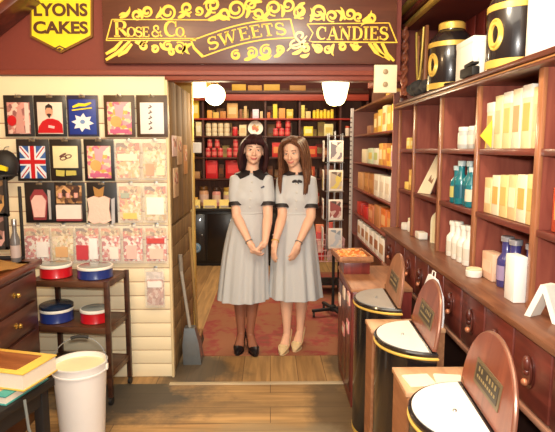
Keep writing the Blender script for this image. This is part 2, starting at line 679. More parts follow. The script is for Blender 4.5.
def sans(text, x0, x1, z0, z1, y, depth, bold=0.0):
    cu = bpy.data.curves.new('lettering', 'FONT')
    cu.body = text
    cu.extrude = 0.05
    cu.offset = bold
    cu.resolution_u = 4
    o = bpy.data.objects.new('tmp', cu)
    col.objects.link(o)
    dg = bpy.context.evaluated_depsgraph_get()
    dg.update()
    me = bpy.data.meshes.new_from_object(o.evaluated_get(dg))
    bpy.data.objects.remove(o)
    bm = bmesh.new()
    bm.from_mesh(me)
    bpy.data.meshes.remove(me)
    xs = [v.co.x for v in bm.verts]
    ys = [v.co.y for v in bm.verts]
    zs = [v.co.z for v in bm.verts]
    for v in bm.verts:
        a = (v.co.x - min(xs)) / (max(xs) - min(xs))
        b2 = (v.co.y - min(ys)) / (max(ys) - min(ys))
        c = (v.co.z - min(zs)) / (max(zs) - min(zs))
        v.co = (x0 + a * (x1 - x0), y - c * depth, z0 + b2 * (z1 - z0))
    m2 = MB()
    m2.bm.free()
    m2.bm = bm
    return m2


# ------------------------------------------------------------------ yellow shield sign
YS = YW - 0.022
def sg(px, py):
    p = at(px, py, YS)
    return (p.x, p.z)


c0 = at(61, 25, YS)
t = thing('advertising_sign', 'yellow shield-shaped metal sign reading LYONS CAKES on the red-brown header', 'sign', (c0.x, YS, c0.z))
outer = [sg(30, -8), sg(92.5, -8), sg(92.5, 37), sg(61, 53), sg(30, 37)]
inner = [sg(32, -8), sg(90.5, -8), sg(90.5, 35.5), sg(61, 50.5), sg(32, 35.5)]
mb = MB(); mb.prism(outer, YS, YW - 0.001); mb.build('back_plate', mat((120, 80, 20), 0.5), t, True)
mb = MB(); mb.prism(inner, YS - 0.004, YS); mb.build('face_plate', YELLOW, t, True)
INK = mat((84, 48, 20), 0.5)
a0, a1 = sg(34.5, 16.5), sg(87.5, 3.5)
sans('LYONS', a0[0], a1[0], a0[1], a1[1], YS - 0.004, 0.004, 0.035).build('lettering', INK, t, True)
a0, a1 = sg(34, 34), sg(88, 21.5)
sans('CAKES', a0[0], a1[0], a0[1], a1[1], YS - 0.004, 0.004, 0.035).build('lettering', INK, t, True)
mb = MB()
mb.ribbon([sg(54, 49.2), sg(60, 46.2), sg(66, 49.2)], 0.008, YS - 0.007, YS - 0.0035)
mb.prism([sg(57.5, 49.3), sg(60, 48), sg(62.7, 49.3), sg(60, 50.6)], YS - 0.007, YS - 0.0035)
mb.build('emblem', INK, t, True)

# ------------------------------------------------------------------ long painted shop sign
YB = YW - 0.045
def sp_(px, py):
    p = at(px, py, YB)
    return (p.x, p.z)


c0 = at(250, 30, YB)
t = thing('shop_sign', 'long dark signboard with gilt scrollwork reading ROSE & CO. SWEETS & CANDIES', 'sign', (c0.x, YB, c0.z))
mb = MB()
x0, z0 = sp_(104, 63.5)
x1, z1 = sp_(398, -14)
mb.box(x0, x1, YB, YW - 0.001, z0, z1, 0.006)
BOARDM = wood((84, 44, 34), (98, 54, 40), 'x', 0.42, coat=0.5)
BOARDM.node_tree.nodes['Principled BSDF'].inputs['Coat Roughness'].default_value = 0.28
mb.build('board', BOARDM, t, True)
YL = YB - 0.003
SC = (sp_(398, 30)[0] - sp_(104, 30)[0]) / 294.0   # metres a pixel on the board
BAN = mat((120, 72, 40), 0.4)
mb = MB()
# left banner with a folded tail
mb.ribbon([sp_(112, 19.5), sp_(210, 20)], 0.9 * SC, YL, YB)
mb.ribbon([sp_(108, 38.5), sp_(196, 38.5)], 0.9 * SC, YL, YB)
mb.ribbon([sp_(106, 40.5), sp_(196, 40.5)], 0.9 * SC, YL, YB)
mb.ribbon([sp_(112, 19.5), sp_(106.5, 40)], 1.2 * SC, YL, YB)
for (a, b2, c, d2) in ((130, 41, 106, 60), (122, 41, 106, 54), (132, 44, 118, 56)):
    mb.ribbon([sp_(a, b2), sp_((a + c) / 2 + 1, (b2 + d2) / 2 + 1.5), sp_(c, d2)], [2.4 * SC, 3.8 * SC, 2.6 * SC], YL, YB)
# right banner
mb.ribbon([sp_(307, 24), sp_(389, 23)], 1.0 * SC, YL, YB)
mb.ribbon([sp_(313, 42), sp_(396, 42.5)], 1.2 * SC, YL, YB)
mb.ribbon([sp_(307, 24), sp_(313, 33), sp_(309, 41), sp_(313, 42)], 1.0 * SC, YL, YB)
mb.ribbon([sp_(389, 23), sp_(397, 43)], 1.2 * SC, YL, YB)
for (a, b2, c, d2) in ((369, 43, 384, 57), (374, 43, 390, 60), (382, 43, 394, 61)):
    mb.ribbon([sp_(a, b2), sp_((a + c) / 2 - 1, (b2 + d2) / 2 + 2), sp_(c, d2)], [3.2 * SC, 3.6 * SC, 2.4 * SC], YL, YB)
# middle banner: rising, slightly waved
def mid(u, v):
    """u 0..1 along the banner, v in px above its lower edge"""
    x = 203 + u * 92
    y = 56 - 22 * u - 7 * math.sin(u * PI * 0.9) * (0.5 - u) * 0 - 4.2 * math.sin((u - 0.05) * PI * 1.1) + 3 * u
    return (x - 0.25 * v, y - v)


for v, w in ((0, 1.3), (18.5, 1.3)):
    mb.ribbon([sp_(*mid(i / 16, v)) for i in range(17)], w * SC, YL, YB)
mb.ribbon([sp_(*mid(0, 0)), sp_(194, 48), sp_(191, 40), sp_(*mid(0, 18.5))], [3 * SC, 2.5 * SC, 2 * SC, 1.4 * SC], YL, YB)
mb.ribbon([sp_(*mid(1, 0)), sp_(*mid(1, 18.5))], 1.5 * SC, YL, YB)
mb.build('banner', SIGNGOLD, t, True)
mb = MB()
ux = sp_(113.5, 37)
write(mb, 'ROSE & CO.', lambda u, v: (ux[0] + u * 1.16, ux[1] + v), 16 * SC, YL, YB, 0.86, [1, .62, .62, .62, .4, .72, .4, 1, .62, .62])
mb.build('lettering', SIGNGOLD, t, True)
mb = MB()
W_ = write(mb, 'SWEETS', None, 12.6, 0, 0, 1.02, dry=True)
write(mb, 'SWEETS', lambda u, v: sp_(*mid(0.06 + u / W_ * 0.86, 3.2 + v)), 12.6, YL, YB, 1.02, mi=0, dry=True)
# strokes measured in px for the waved banner, widths in metres
u = 0
for ch in 'SWEETS':
    w, strokes = GL[ch]
    for pts, wd in strokes:
        q = [sp_(*mid(0.07 + (u + a * 12.6) / W_ * 0.86, 3.0 + b2 * 12.6)) for a, b2 in pts]
        mb.ribbon(q, [x * 12.6 * SC for x in wd] if isinstance(wd, list) else wd * 12.6 * SC, YL, YB)
    u += w * 12.6 * 1.02
mb.build('lettering', SIGNGOLD, t, True)
mb = MB()
ux2 = sp_(316, 40)
wd_ = write(mb, 'CANDIES', None, 13.2 * SC, 0, 0, dry=True)
kx = (73 * SC) / wd_
write(mb, 'CANDIES', lambda u, v: (ux2[0] + u * kx, ux2[1] + v), 13.2 * SC, YL, YB)
mb.build('lettering', SIGNGOLD, t, True)
mb = MB()
uxa = sp_(287, 49)
write(mb, '&', lambda u, v: (uxa[0] + u * 1.3 + v * 0.25, uxa[1] + v), 17 * SC, YL - 0.002, YB)
mb.ribbon([sp_(287, 51), sp_(292, 46), sp_(300, 44), sp_(307, 36)], [1 * SC, 2 * SC, 2 * SC, 1 * SC], YL, YB)
mb.build('ampersand', mat((250, 226, 120), 0.3), t, True)


def spiral(cx, cy, r, turns, a0, flip=1, w=2.6):
    """a scroll: spiral that unwinds from its eye, px units"""
    n = int(18 * turns)
    pts, ws = [], []
    for i in range(n + 1):
        f = i / n
        rr = r * (0.30 + 0.70 * f)
        a = math.radians(a0) + flip * 2 * PI * turns * (f - 1)
        pts.append(sp_(cx + rr * math.cos(a), cy - rr * math.sin(a)))
        ws.append(w * SC * (0.55 + 0.6 * math.sin(PI * min(1, f * 1.1))))
    return pts, ws


def leaf(cx, cy, ln, a, w=4.0):
    a = math.radians(a)
    pts, ws = [], []
    for i in range(8):
        f = i / 7
        bend = 0.5 * (f ** 2)
        pts.append(sp_(cx + ln * f * math.cos(a + bend), cy - ln * f * math.sin(a + bend)))
        ws.append(max(0.3, w * math.sin(PI * (0.12 + 0.86 * f))) * SC)
    return pts, ws


SCR_N = 0
SCR = [MB() for _ in range(5)]


def region(x, y):
    return 0 if y < 34 else (1 if x < 200 else (2 if x < 284 else (3 if x < 400 else 4)))


for s in ((137, 15, 5, 1.2, -60, 1), (147, 11.5, 5.5, 1.3, -120, -1), (168, 12, 8.5, 1.5, 200, -1), (187, 8, 6, 1.3, -40, 1), (199, 11, 4.5, 1.2, 220, -1),
          (213, 5, 8, 1.4, -70, 1), (224, 14, 6.5, 1.3, 200, -1), (236, 9, 10, 1.6, 190, -1), (251, 5, 7, 1.3, -60, 1), (258, 14, 6, 1.3, 210, -1),
          (274, 8, 8, 1.4, -80, 1), (288, 5, 7, 1.3, 200, -1), (300, 12, 7, 1.4, -60, 1), (318, 12, 8.5, 1.5, 200, -1), (332, 16, 6, 1.3, -70, 1),
          (350, 14, 6, 1.3, 180, -1), (358, 17, 4.5, 1.2, -60, 1), (371, 18, 5, 1.3, 200, -1),
          (144, 46, 4.5, 1.2, 60, -1), (155, 49, 4, 1.3, 150, 1), (168, 46, 5, 1.3, 60, -1), (180, 48, 6, 1.3, 120, 1), (172, 52, 3.5, 1.2, 40, -1),
          (236, 55, 5, 1.3, 60, -1), (252, 53, 6, 1.3, 140, 1), (266, 51, 6.5, 1.4, 60, -1), (280, 50, 4.5, 1.3, 140, 1), (306, 48, 4.5, 1.3, 60, -1),
          (318, 49, 4.5, 1.3, 140, 1), (328, 50, 4, 1.2, 60, -1), (342, 47, 4, 1.3, 150, 1), (356, 47, 4, 1.2, 60, -1)):
    p, w = spiral(*s, w=2.6)
    SCR_N += 1
    SCR[region(s[0], s[1])].ribbon(p, w, YL - 0.00006 * (SCR_N % 37), YB)
for s in ((120, 18, 15, 20), (142, 19, 11, 85), (156, 18, 12, 40), (178, 18, 12, 20), (190, 17, 12, 130), (205, 17, 14, 40), (208, 20, 16, 10, 5), (230, 20, 13, 150),
          (246, 18, 14, 60), (262, 18, 14, 30), (268, 20, 12, 150), (282, 17, 13, 70), (294, 18, 12, 20), (310, 22, 14, 60), (324, 21, 12, 100), (340, 21, 14, 60), (345, 20, 14, 110),
          (362, 21, 14, 20), (374, 22, 14, 170), (215, 3, 12, 160), (262, 2, 14, 170), (305, 3, 12, 200), (128, 16, 9, 150),
          (135, 42, 14, -20), (160, 43, 12, -60), (186, 43, 12, -100), (192, 44, 14, -160), (244, 60, 12, 10), (258, 57, 14, -20), (274, 57, 12, 20), (292, 54, 14, 10),
          (312, 44, 12, -50), (334, 44, 12, -120), (350, 44, 12, -40), (300, 56, 10, -10)):
    p, w = leaf(*s)
    SCR_N += 1
    SCR[region(s[0], s[1])].ribbon(p, w, YL - 0.00006 * (SCR_N % 37), YB)
SCR[4].bm.free()
for q in SCR[:4]:
    q.build('scrollwork', SIGNGOLD, t, True)
# ------------------------------------------------------------------ gift packs on the slat wall
YP = YW - 0.034
HOOKM = STEEL
CARDBLACK = mat((34, 30, 30), 0.35, 0, 0.15, coat=0.3)
CARDBROWN = mat((74, 54, 36), 0.4, 0, 0.15)


def pack(px0, py0, px1, py1, label, art, card=None, group=None, margin=(3.2, 6.5, 3.2, 2.5), film=False):
    a = at(px0, py1, YP)
    b2 = at(px1, py0, YP)
    cx, w = (a.x + b2.x) / 2, (b2.x - a.x)
    z0, h = a.z, (b2.z - a.z)
    t = thing('gift_pack' if not film else 'sweet_bag', label, 'gift pack' if not film else 'bag', (cx, YP, z0), 0, group)
    s = w / (px1 - px0)
    yb = YW - YP - 0.004
    m = MB()
    if not film:
        m.box(-w / 2, w / 2, 0.010, 0.016, 0, h, 0.0015)
        m.build('backing_card', card or CARDBLACK, t)
    # hook that carries it
    m = MB()
    m.box(-0.012, 0.012, 0.024, yb + 0.002, h - 0.018, h + 0.006, 0.002)
    m.tube([(0, 0.026, h - 0.008), (0, -0.004, h - 0.008), (0, -0.02, h - 0.003), (0, -0.024, h + 0.004)], 0.0028, 6)
    m.build('hook', HOOKM, t)
    m = MB()
    m.box(-0.02, 0.02, 0.006, 0.0105, h - 0.016, h - 0.002, 0.001)
    m.build('hang_tab', mat((120, 104, 80), 0.4) if not film else PAPER, t)
    l, tp, r, bt = [q * s for q in margin]
    art(t, -w / 2 + l, w / 2 - r, bt, h - tp)
    if film:
        m = MB()
        m.box(-w / 2, w / 2, -0.012, -0.010, 0, h, 0)
        f = m.build('film_bag', FILM, t)
    return t


def P(x0, x1, z0, z1):
    """map 0..1 coordinates in the picture"""
    return lambda u, v: (x0 + u * (x1 - x0), z0 + v * (z1 - z0))


def panel(t, x0, x1, z0, z1, m_, name='picture', y=0.010, d=0.004):
    m = MB()
    m.box(x0, x1, y - d, y, z0, z1, 0.0008)
    return m.build(name, m_, t)


def poly(t, name, pts, m_, p, y0, y1):
    m = MB()
    m.prism([p(*q) for q in pts], y0, y1)
    return m.build(name, m_, t)


def blob(cx, cy, rx, ry, n=14, ph=0):
    return [(cx + rx * math.cos(2 * PI * i / n + ph), cy + ry * math.sin(2 * PI * i / n + ph)) for i in range(n)]


def art_doll(t, x0, x1, z0, z1):
    panel(t, x0, x1, z0, z1, confetti([(214, 150, 140), (178, 120, 112), (232, 200, 186), (150, 96, 92)], 45))
    p = P(x0, x1, z0, z1)
    poly(t, 'red_bag', blob(0.2, 0.42, 0.2, 0.17), RED, p, 0.002, 0.006)
    poly(t, 'figure', [(0.35, 0.02), (0.75, 0.02), (0.68, 0.6), (0.62, 0.92), (0.5, 0.92), (0.42, 0.6)], mat((206, 150, 140), 0.5), p, 0.003, 0.006)
    poly(t, 'side_panel', [(0.78, 0.02), (0.96, 0.02), (0.96, 0.98), (0.78, 0.98)], mat((226, 206, 196), 0.5), p, 0.003, 0.006)


def art_man(t, x0, x1, z0, z1):
    panel(t, x0, x1, z0, z1, mat((232, 214, 200), 0.5))
    p = P(x0, x1, z0, z1)
    poly(t, 'red_shirt', [(0.0, 0.03), (1.0, 0.03), (0.98, 0.3), (0.85, 0.42), (0.62, 0.48), (0.4, 0.48), (0.2, 0.4), (0.04, 0.22)], RED, p, 0.002, 0.006)
    poly(t, 'face', blob(0.48, 0.7, 0.15, 0.17), mat((222, 158, 128), 0.5), p, 0.001, 0.006)
    poly(t, 'hair', [(0.34, 0.74), (0.35, 0.88), (0.48, 0.95), (0.61, 0.88), (0.62, 0.74), (0.56, 0.82), (0.4, 0.82)], mat((40, 28, 26), 0.5), p, 0.0, 0.006)
    poly(t, 'beard', [(0.38, 0.62), (0.48, 0.5), (0.58, 0.62), (0.52, 0.64), (0.44, 0.64)], mat((56, 36, 30), 0.5), p, 0.0, 0.006)
    poly(t, 'shirt_print', [(0.42, 0.2), (0.66, 0.16), (0.68, 0.24), (0.44, 0.28)], mat((236, 190, 190), 0.5), p, 0.001, 0.006)


def art_blue(t, x0, x1, z0, z1):
    panel(t, x0, x1, z0, z1, mat((34, 58, 150), 0.4, 0, 0.1))
    p = P(x0, x1, z0, z1)
    star = []
    for i in range(16):
        r = 1.0 if i % 2 else 0.62
        star.append((0.5 + 0.42 * r * math.cos(PI * i / 8 + 0.3), 0.34 + 0.27 * r * math.sin(PI * i / 8 + 0.3)))
    poly(t, 'white_motif', star, mat((238, 238, 240), 0.5), p, 0.002, 0.006)
    poly(t, 'motif_centre', blob(0.5, 0.36, 0.09, 0.06), mat((120, 150, 200), 0.5), p, 0.001, 0.006)
    m = MB()
    m.ribbon([p(0.15, 0.78), p(0.4, 0.85), p(0.6, 0.84), p(0.84, 0.90)], [0.012, 0.02, 0.018, 0.01], 0.002, 0.006)
    m.ribbon([p(0.12, 0.69), p(0.86, 0.76)], 0.008, 0.002, 0.006)
    m.build('yellow_stroke', YELLOW, t)


PINKPRINT = [(232, 160, 168), (244, 206, 170), (214, 116, 140), (246, 226, 200), (226, 176, 90)]


def art_pink(t, x0, x1, z0, z1):
    panel(t, x0, x1, z0, z1, confetti(PINKPRINT, 42))
    p = P(x0, x1, z0, z1)
    poly(t, 'figure', blob(0.36, 0.4, 0.24, 0.17), mat((236, 172, 100), 0.5, 0, 0.2), p, 0.003, 0.006)
    poly(t, 'dress', [(0.36, 0.5), (0.62, 0.5), (0.72, 0.95), (0.5, 0.9), (0.3, 0.95)], mat((236, 168, 180), 0.5, 0, 0.2), p, 0.0035, 0.006)
    poly(t, 'caption_band', [(0.1, 0.04), (0.88, 0.04), (0.88, 0.16), (0.1, 0.16)], mat((196, 96, 136), 0.5), p, 0.003, 0.006)


def art_white(t, x0, x1, z0, z1):
    panel(t, x0, x1, z0, z1, mat((240, 236, 232), 0.5, 0, 0.03))
    p = P(x0, x1, z0, z1)
    m = MB()
    for k in range(5):
        v = 0.14 + k * 0.17
        m.ribbon([p(0.36, v), p(0.5, v + 0.05), p(0.42, v + 0.09)], 0.008, 0.003, 0.006)
    m.build('squiggle', mat((90, 70, 66), 0.5), t)


def art_flag(t, x0, x1, z0, z1):
    panel(t, x0, x1, z0, z1, mat((52, 92, 158), 0.4, 0, 0.15))
    p = P(x0, x1, z0, z1)
    wht = mat((226, 232, 240), 0.5)
    m = MB()
    for a, b2 in (((0, 0), (1, 1)), ((0, 1), (1, 0))):
        dx = 0.10
        m.prism([p(max(0, a[0]), a[1]), p(a[0] + dx if a[0] == 0 else a[0], a[1]), p(b2[0], b2[1] - (0.16 if b2[1] == 1 else -0.16)), p(*b2), p(b2[0] - dx, b2[1]), p(a[0], a[1] + (0.16 if a[1] == 0 else -0.16))], 0.004, 0.0062)
    m.build('white_diagonal', wht, t)
    m = MB()
    for a, b2 in (((0.03, 0.02), (0.5, 0.5)), ((0.5, 0.5), (0.97, 0.98)), ((0.03, 0.98), (0.5, 0.5)), ((0.5, 0.5), (0.97, 0.02))):
        m.ribbon([p(*a), p(*b2)], 0.007, 0.003, 0.0062)
    m.build('red_diagonal', RED, t)
    m = MB()
    m.box(p(0.36, 0)[0], p(0.64, 0)[0], 0.002, 0.0062, z0, z1)
    m.box(x0, x1, 0.0022, 0.0062, p(0, 0.40)[1], p(0, 0.62)[1])
    m.build('white_cross', wht, t)
    m = MB()
    m.box(p(0.42, 0)[0], p(0.58, 0)[0], 0.001, 0.0062, z0, z1)
    m.box(x0, x1, 0.0012, 0.0062, p(0, 0.445)[1], p(0, 0.575)[1])
    m.build('red_cross', RED, t)


def art_cream(t, x0, x1, z0, z1):
    p = P(x0, x1, z0, z1)
    panel(t, x0, x1, z0 + 0.32 * (z1 - z0), z1, mat((236, 224, 176), 0.5))
    m = MB()
    for (cx, cy, a) in ((0.42, 0.62, 0.3), (0.62, 0.68, 0.3), (0.4, 0.72, 1.2)):
        q = [p(cx + 0.13 * math.cos(2 * PI * i / 10), cy + 0.055 * math.sin(2 * PI * i / 10 + a)) for i in range(11)]
        m.ribbon(q, 0.006, 0.003, 0.0062)
    m.build('line_drawing', mat((110, 66, 60), 0.5), t)
    m = MB()
    m.prism([p(0.1, 0.08), p(0.42, 0.06), p(0.45, 0.24), p(0.1, 0.26)], 0.003, 0.0105)
    m.prism([p(0.5, 0.08), p(0.92, 0.1), p(0.9, 0.24), p(0.5, 0.24)], 0.003, 0.0105)
    m.build('gold_panel', mat((196, 186, 92), 0.4), t)


def art_coffin(t, x0, x1, z0, z1):
    p = P(x0, x1, z0, z1)
    c = [(0.28, 0.98), (0.72, 0.98), (0.98, 0.74), (0.84, 0.03), (0.16, 0.03), (0.02, 0.74)]
    poly(t, 'tray', c, mat((150, 60, 66), 0.4), p, 0.0, 0.0105)
    c2 = [(0.5 + (a - 0.5) * 0.84, 0.46 + (b2 - 0.5) * 0.72) for a, b2 in c]
    poly(t, 'sweets', c2, mat((240, 196, 186), 0.5, 0, 0.08, 60, bump=0.4), p, -0.008, 0.001)
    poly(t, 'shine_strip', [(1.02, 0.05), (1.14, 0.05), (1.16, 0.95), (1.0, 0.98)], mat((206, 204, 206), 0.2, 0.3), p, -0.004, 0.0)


def art_trays(t, x0, x1, z0, z1):
    p = P(x0, x1, z0, z1)
    poly(t, 'upper_card', [(0, 0.5), (1, 0.5), (1, 1), (0, 1)], confetti([(92, 62, 44), (150, 108, 66), (206, 160, 110), (70, 44, 36)], 34), p, 0.004, 0.0105)
    for k in range(3):
        q = p(0.18 + k * 0.31, 0.72)
        m = MB()
        m.lathe([(0.010, 0), (0.014, 0.004), (0.014, 0.03), (0.010, 0.034)], (q[0], -0.006, q[1] - 0.015), 12)
        m.build('jar', mat((226, 168, 154), 0.4), t)
    poly(t, 'box', [(0.0, 0.04), (0.98, 0.04), (0.98, 0.46), (0.0, 0.46)], mat((244, 226, 216), 0.4), p, -0.01, 0.0105)
    poly(t, 'base_strip', [(0.0, 0.0), (0.98, 0.0), (0.98, 0.06), (0.0, 0.06)], mat((146, 60, 66), 0.4), p, -0.011, 0.0105)


def art_plaque(t, x0, x1, z0, z1):
    p = P(x0, x1, z0, z1)
    poly(t, 'ribbon', [(0.34, 0.72), (0.66, 0.72), (0.72, 0.98), (0.5, 0.9), (0.28, 0.98)], mat((176, 130, 70), 0.4), p, 0.002, 0.0105)
    c = [(0.05, 0.68), (0.3, 0.74), (0.5, 0.70), (0.7, 0.74), (0.95, 0.68), (0.9, 0.4), (0.97, 0.12), (0.7, 0.03), (0.5, 0.07), (0.3, 0.03), (0.03, 0.12), (0.1, 0.4)]
    poly(t, 'plaque', c, mat((242, 206, 190), 0.5, 0, 0.06, 50, bump=0.3), p, -0.008, 0.0105)
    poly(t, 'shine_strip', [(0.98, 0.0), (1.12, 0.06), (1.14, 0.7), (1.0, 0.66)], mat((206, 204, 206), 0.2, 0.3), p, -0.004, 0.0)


def art_bag(cols, head, body=None, bodyc=(250, 244, 236), patches=()):
    def f(t, x0, x1, z0, z1):
        p = P(x0, x1, z0, z1)
        poly(t, 'header_card', [(0.02, 0.74), (0.98, 0.74), (0.98, 0.98), (0.02, 0.98)], confetti(head, 50), p, 0.0, 0.006)
        m = MB()
        q0 = p(0.5, 0.38)
        m.box(x0 + 0.002, x1 - 0.002, -0.009, 0.016, z0 + 0.004, z0 + (z1 - z0) * 0.77, 0.011)
        m.build('contents', confetti(cols, 55), t)
        for k, (a, b2, c, d2, cc) in enumerate(patches):
            poly(t, 'label_patch', [(a, b2), (c, b2), (c, d2), (a, d2)], mat(cc, 0.4, 0, 0.08), p, -0.0165, -0.01)
    return f


SWEETS_A = [(240, 212, 160), (236, 180, 120), (250, 236, 206), (214, 120, 96), (226, 190, 110)]
SWEETS_B = [(214, 90, 90), (246, 232, 220), (230, 170, 150), (186, 60, 66), (248, 240, 232)]
SWEETS_C = [(226, 206, 140), (246, 232, 190), (206, 160, 90), (240, 214, 180), (200, 190, 150)]
HEAD_A = [(214, 110, 80), (246, 226, 180), (190, 150, 90), (120, 90, 70)]
HEAD_B = [(206, 180, 130), (236, 216, 170), (150, 120, 80), (226, 150, 110)]

pack(4.6, 95, 31.7, 136.5, 'black-carded pack with a pinkish doll picture and red patch, first in the top row', art_doll)
pack(34.7, 95, 64.5, 136.5, 'black-carded pack showing a bearded man in a red shirt', art_man)
pack(67.6, 95, 97, 136.5, 'blue pack with a white star motif and a yellow stroke', art_blue, mat((40, 40, 70), 0.4, 0, 0.2), margin=(2, 4, 2, 2))
pack(104.4, 95, 133.7, 137, 'dark-carded pack with a pink floral picture in the top row of the slat wall', art_pink, CARDBROWN)
pack(136.8, 95, 166.6, 137, 'dark-carded pack with a white panel and thin vertical squiggle, top row', art_white, CARDBROWN, margin=(3.6, 7, 3.6, 3))
pack(17.4, 139, 47.6, 181, 'black-carded pack with a blue, white and red union flag', art_flag)
pack(50.4, 139, 80, 181, 'black-carded pack with a cream panel, line drawing and gold strip', art_cream)
pack(84.5, 139, 113, 181, 'black-carded pack with a pink floral picture, right of the cream-panelled one', art_pink)
pack(115.5, 139, 140.5, 180, 'clear bag of pale sweets under a patterned card, second row of the slat wall', art_bag(SWEETS_A, HEAD_A, patches=[(0.1, 0.5, 0.9, 0.68, (250, 240, 210))]), film=True, margin=(1, 3, 1, 1))
pack(142, 139, 166.5, 180, 'clear bag of golden sweets at the right end of the second row', art_bag(SWEETS_C, HEAD_B, patches=[(0.15, 0.1, 0.5, 0.42, (236, 170, 140)), (0.6, 0.1, 0.95, 0.3, (246, 226, 190))]), film=True, margin=(1, 3, 1, 1))
pack(25.6, 182.5, 53.6, 223, 'black-carded pack holding a pink coffin-shaped tray', art_coffin, margin=(5, 6, 6, 2))
pack(55.2, 182.5, 84, 223, 'black-carded pack with three small jars above a white box', art_trays, margin=(2, 3, 3, 2))
pack(87.5, 182.5, 116, 223, 'dark-carded pack with a pale pink scalloped plaque', art_plaque, margin=(0, 3, 5, -2))
pack(118.5, 182.5, 142, 222.5, 'clear bag of cream and grey sweets beside the scalloped plaque pack', art_bag(SWEETS_A, HEAD_B, patches=[(0.12, 0.66, 0.5, 0.8, (176, 186, 170)), (0.2, 0.08, 0.8, 0.24, (236, 206, 120))]), film=True, margin=(1, 3, 1, 1))
pack(144, 182.5, 167, 222.5, 'clear bag with a large white label at the right end of the third row', art_bag(SWEETS_C, HEAD_A, patches=[(0.12, 0.2, 0.9, 0.68, (252, 246, 236))]), film=True, margin=(1, 3, 1, 1))
row4 = [(24.5, 50, 'clear bag of pink and red sweets at the left end of the fourth row', SWEETS_B, HEAD_B, [(0.5, 0.15, 0.95, 0.6, (250, 244, 240))]),
        (51.5, 74, 'clear bag of golden sweets hanging above the red-sided tin', SWEETS_C, HEAD_B, [(0.2, 0.15, 0.75, 0.45, (226, 180, 130))]),
        (75.5, 99.5, 'clear bag with a red label hanging above the blue tin, third in the fourth row', SWEETS_B, HEAD_A, [(0.05, 0.08, 0.55, 0.5, (206, 70, 80)), (0.6, 0.1, 0.95, 0.7, (250, 246, 244))]),
        (101, 121, 'clear bag of mixed sweets hanging fourth in the fourth row', SWEETS_B, HEAD_B, [(0.45, 0.1, 0.9, 0.45, (246, 236, 226))]),
        (122.5, 143.5, 'clear bag with a pale pink label, fifth in the fourth row', SWEETS_B, HEAD_A, [(0.2, 0.1, 0.7, 0.5, (240, 196, 186))]),
        (145, 167.5, 'clear bag with a red band at the right end of the fourth row', SWEETS_B, HEAD_B, [(0.1, 0.55, 0.9, 0.7, (206, 80, 76)), (0.2, 0.1, 0.85, 0.4, (240, 206, 190))])]
for a, b2, lab, c1, c2, pt in row4:
    pack(a, 224.5, b2, 263, lab, art_bag(c1, c2, patches=pt), film=True, margin=(1, 3, 1, 1))
pack(146, 268, 164.5, 307, 'clear bag of brownish pink sweets hanging alone low on the slat wall', art_bag([(196, 140, 126), (226, 196, 180), (170, 110, 96)], [(236, 226, 220), (206, 196, 190)], patches=[(0.1, 0.55, 0.9, 0.72, (244, 240, 236))]), film=True, margin=(1, 3, 1, 1))

# dark cap hanging at the left edge
p = at(4, 163, 3.40)
t = thing('cap', 'black rounded cap with a yellow badge hanging left of the union flag pack', 'cap', (p.x, 3.40, p.z - 0.1))
m = MB()
m.ball((0, 0.0, 0.085), (0.09, 0.062, 0.10), 18, 12)
m.build('crown', MATBLACK, t)
m = MB()
m.hprism([(0.10 * math.cos(a), -0.03 + 0.09 * math.sin(a)) for a in [PI + PI * i / 12 for i in range(13)]], 0.02, 0.03)
m.build('peak', MATBLACK, t)
m = MB()
m.prism([(0.0, 0.06), (0.045, 0.05), (0.05, 0.075), (0.01, 0.09)], -0.072, -0.05)
m.build('badge', YELLOW, t)
m = MB()
m.tube([(0, 0.0, 0.18), (0, 0.03, 0.20), (0, 0.078, 0.205)], 0.003, 6)
m.build('hook', STEEL, t)

# ------------------------------------------------------------------ left counter with drawers
CX, CZ = -1.335, 0.92
CAB = wood((62, 30, 22), (98, 52, 36), 'y', 0.4, coat=0.15)
t = thing('counter_cabinet', 'dark wooden counter of drawers with brass knobs at the left edge', 'cabinet', (-1.75, 2.72, 0))
m = MB()
m.box(-2.2, CX - 0.02, 2.49, 3.02, 0.0, CZ - 0.035, 0.004)
m.build('body', CAB, t, True)
m = MB()
m.box(-2.22, CX + 0.015, 2.47, 3.04, CZ - 0.035, CZ, 0.008)
m.build('worktop', wood((92, 48, 34), (122, 70, 48), 'y', 0.35, coat=0.2), t, True)
for j in range(3):
    for i in range(1):
        y0 = 2.50
        z1 = CZ - 0.06 - j * 0.165
        m = MB()
        m.box(CX - 0.022, CX - 0.004, y0, y0 + 0.47, z1 - 0.15, z1, 0.005)
        d = m.build('drawer', CAB, t, True)
        m = MB()
        yc = y0 + 0.215
        TT = T(CX - 0.004, yc, z1 - 0.07) @ rot('Y', 90)
        m.lathe([(0.006, -0.004), (0.006, 0.012), (0.013, 0.016), (0.015, 0.024), (0.009, 0.032), (0.001, 0.034)], seg=14, T=TT)
        m.lathe([(0.016, -0.001), (0.016, 0.003), (0.008, 0.005)], seg=14, T=TT)
        m.build('knob', BRASS, d, True)
# wrapping paper lying on the worktop
m = MB()
pts = []
for i in range(9):
    for_j = []
    for j in range(9):
        x = -1.95 + 0.52 * i / 8
        y = 2.49 + 0.44 * j / 8
        z = CZ + 0.004 + 0.02 * max(0, math.sin(i * 0.9 + j * 0.5)) * (0.3 + i / 8)
        for_j.append(m.bm.verts.new((x, y, z)))
    pts.append(for_j)
for i in range(8):
    for j in range(8):
        m.bm.faces.new((pts[i][j], pts[i + 1][j], pts[i + 1][j + 1], pts[i][j + 1]))
r = bmesh.ops.solidify(m.bm, geom=m.bm.faces[:], thickness=0.003)
m.xf(T(1.69, -2.65, -CZ))
tag(m.build('wrapping_paper', mat((214, 170, 104), 0.6, 0, 0.1), loc=(-1.60, 2.66, CZ)), 'crumpled sheet of tan wrapping paper on the dark drawer counter', 'paper')

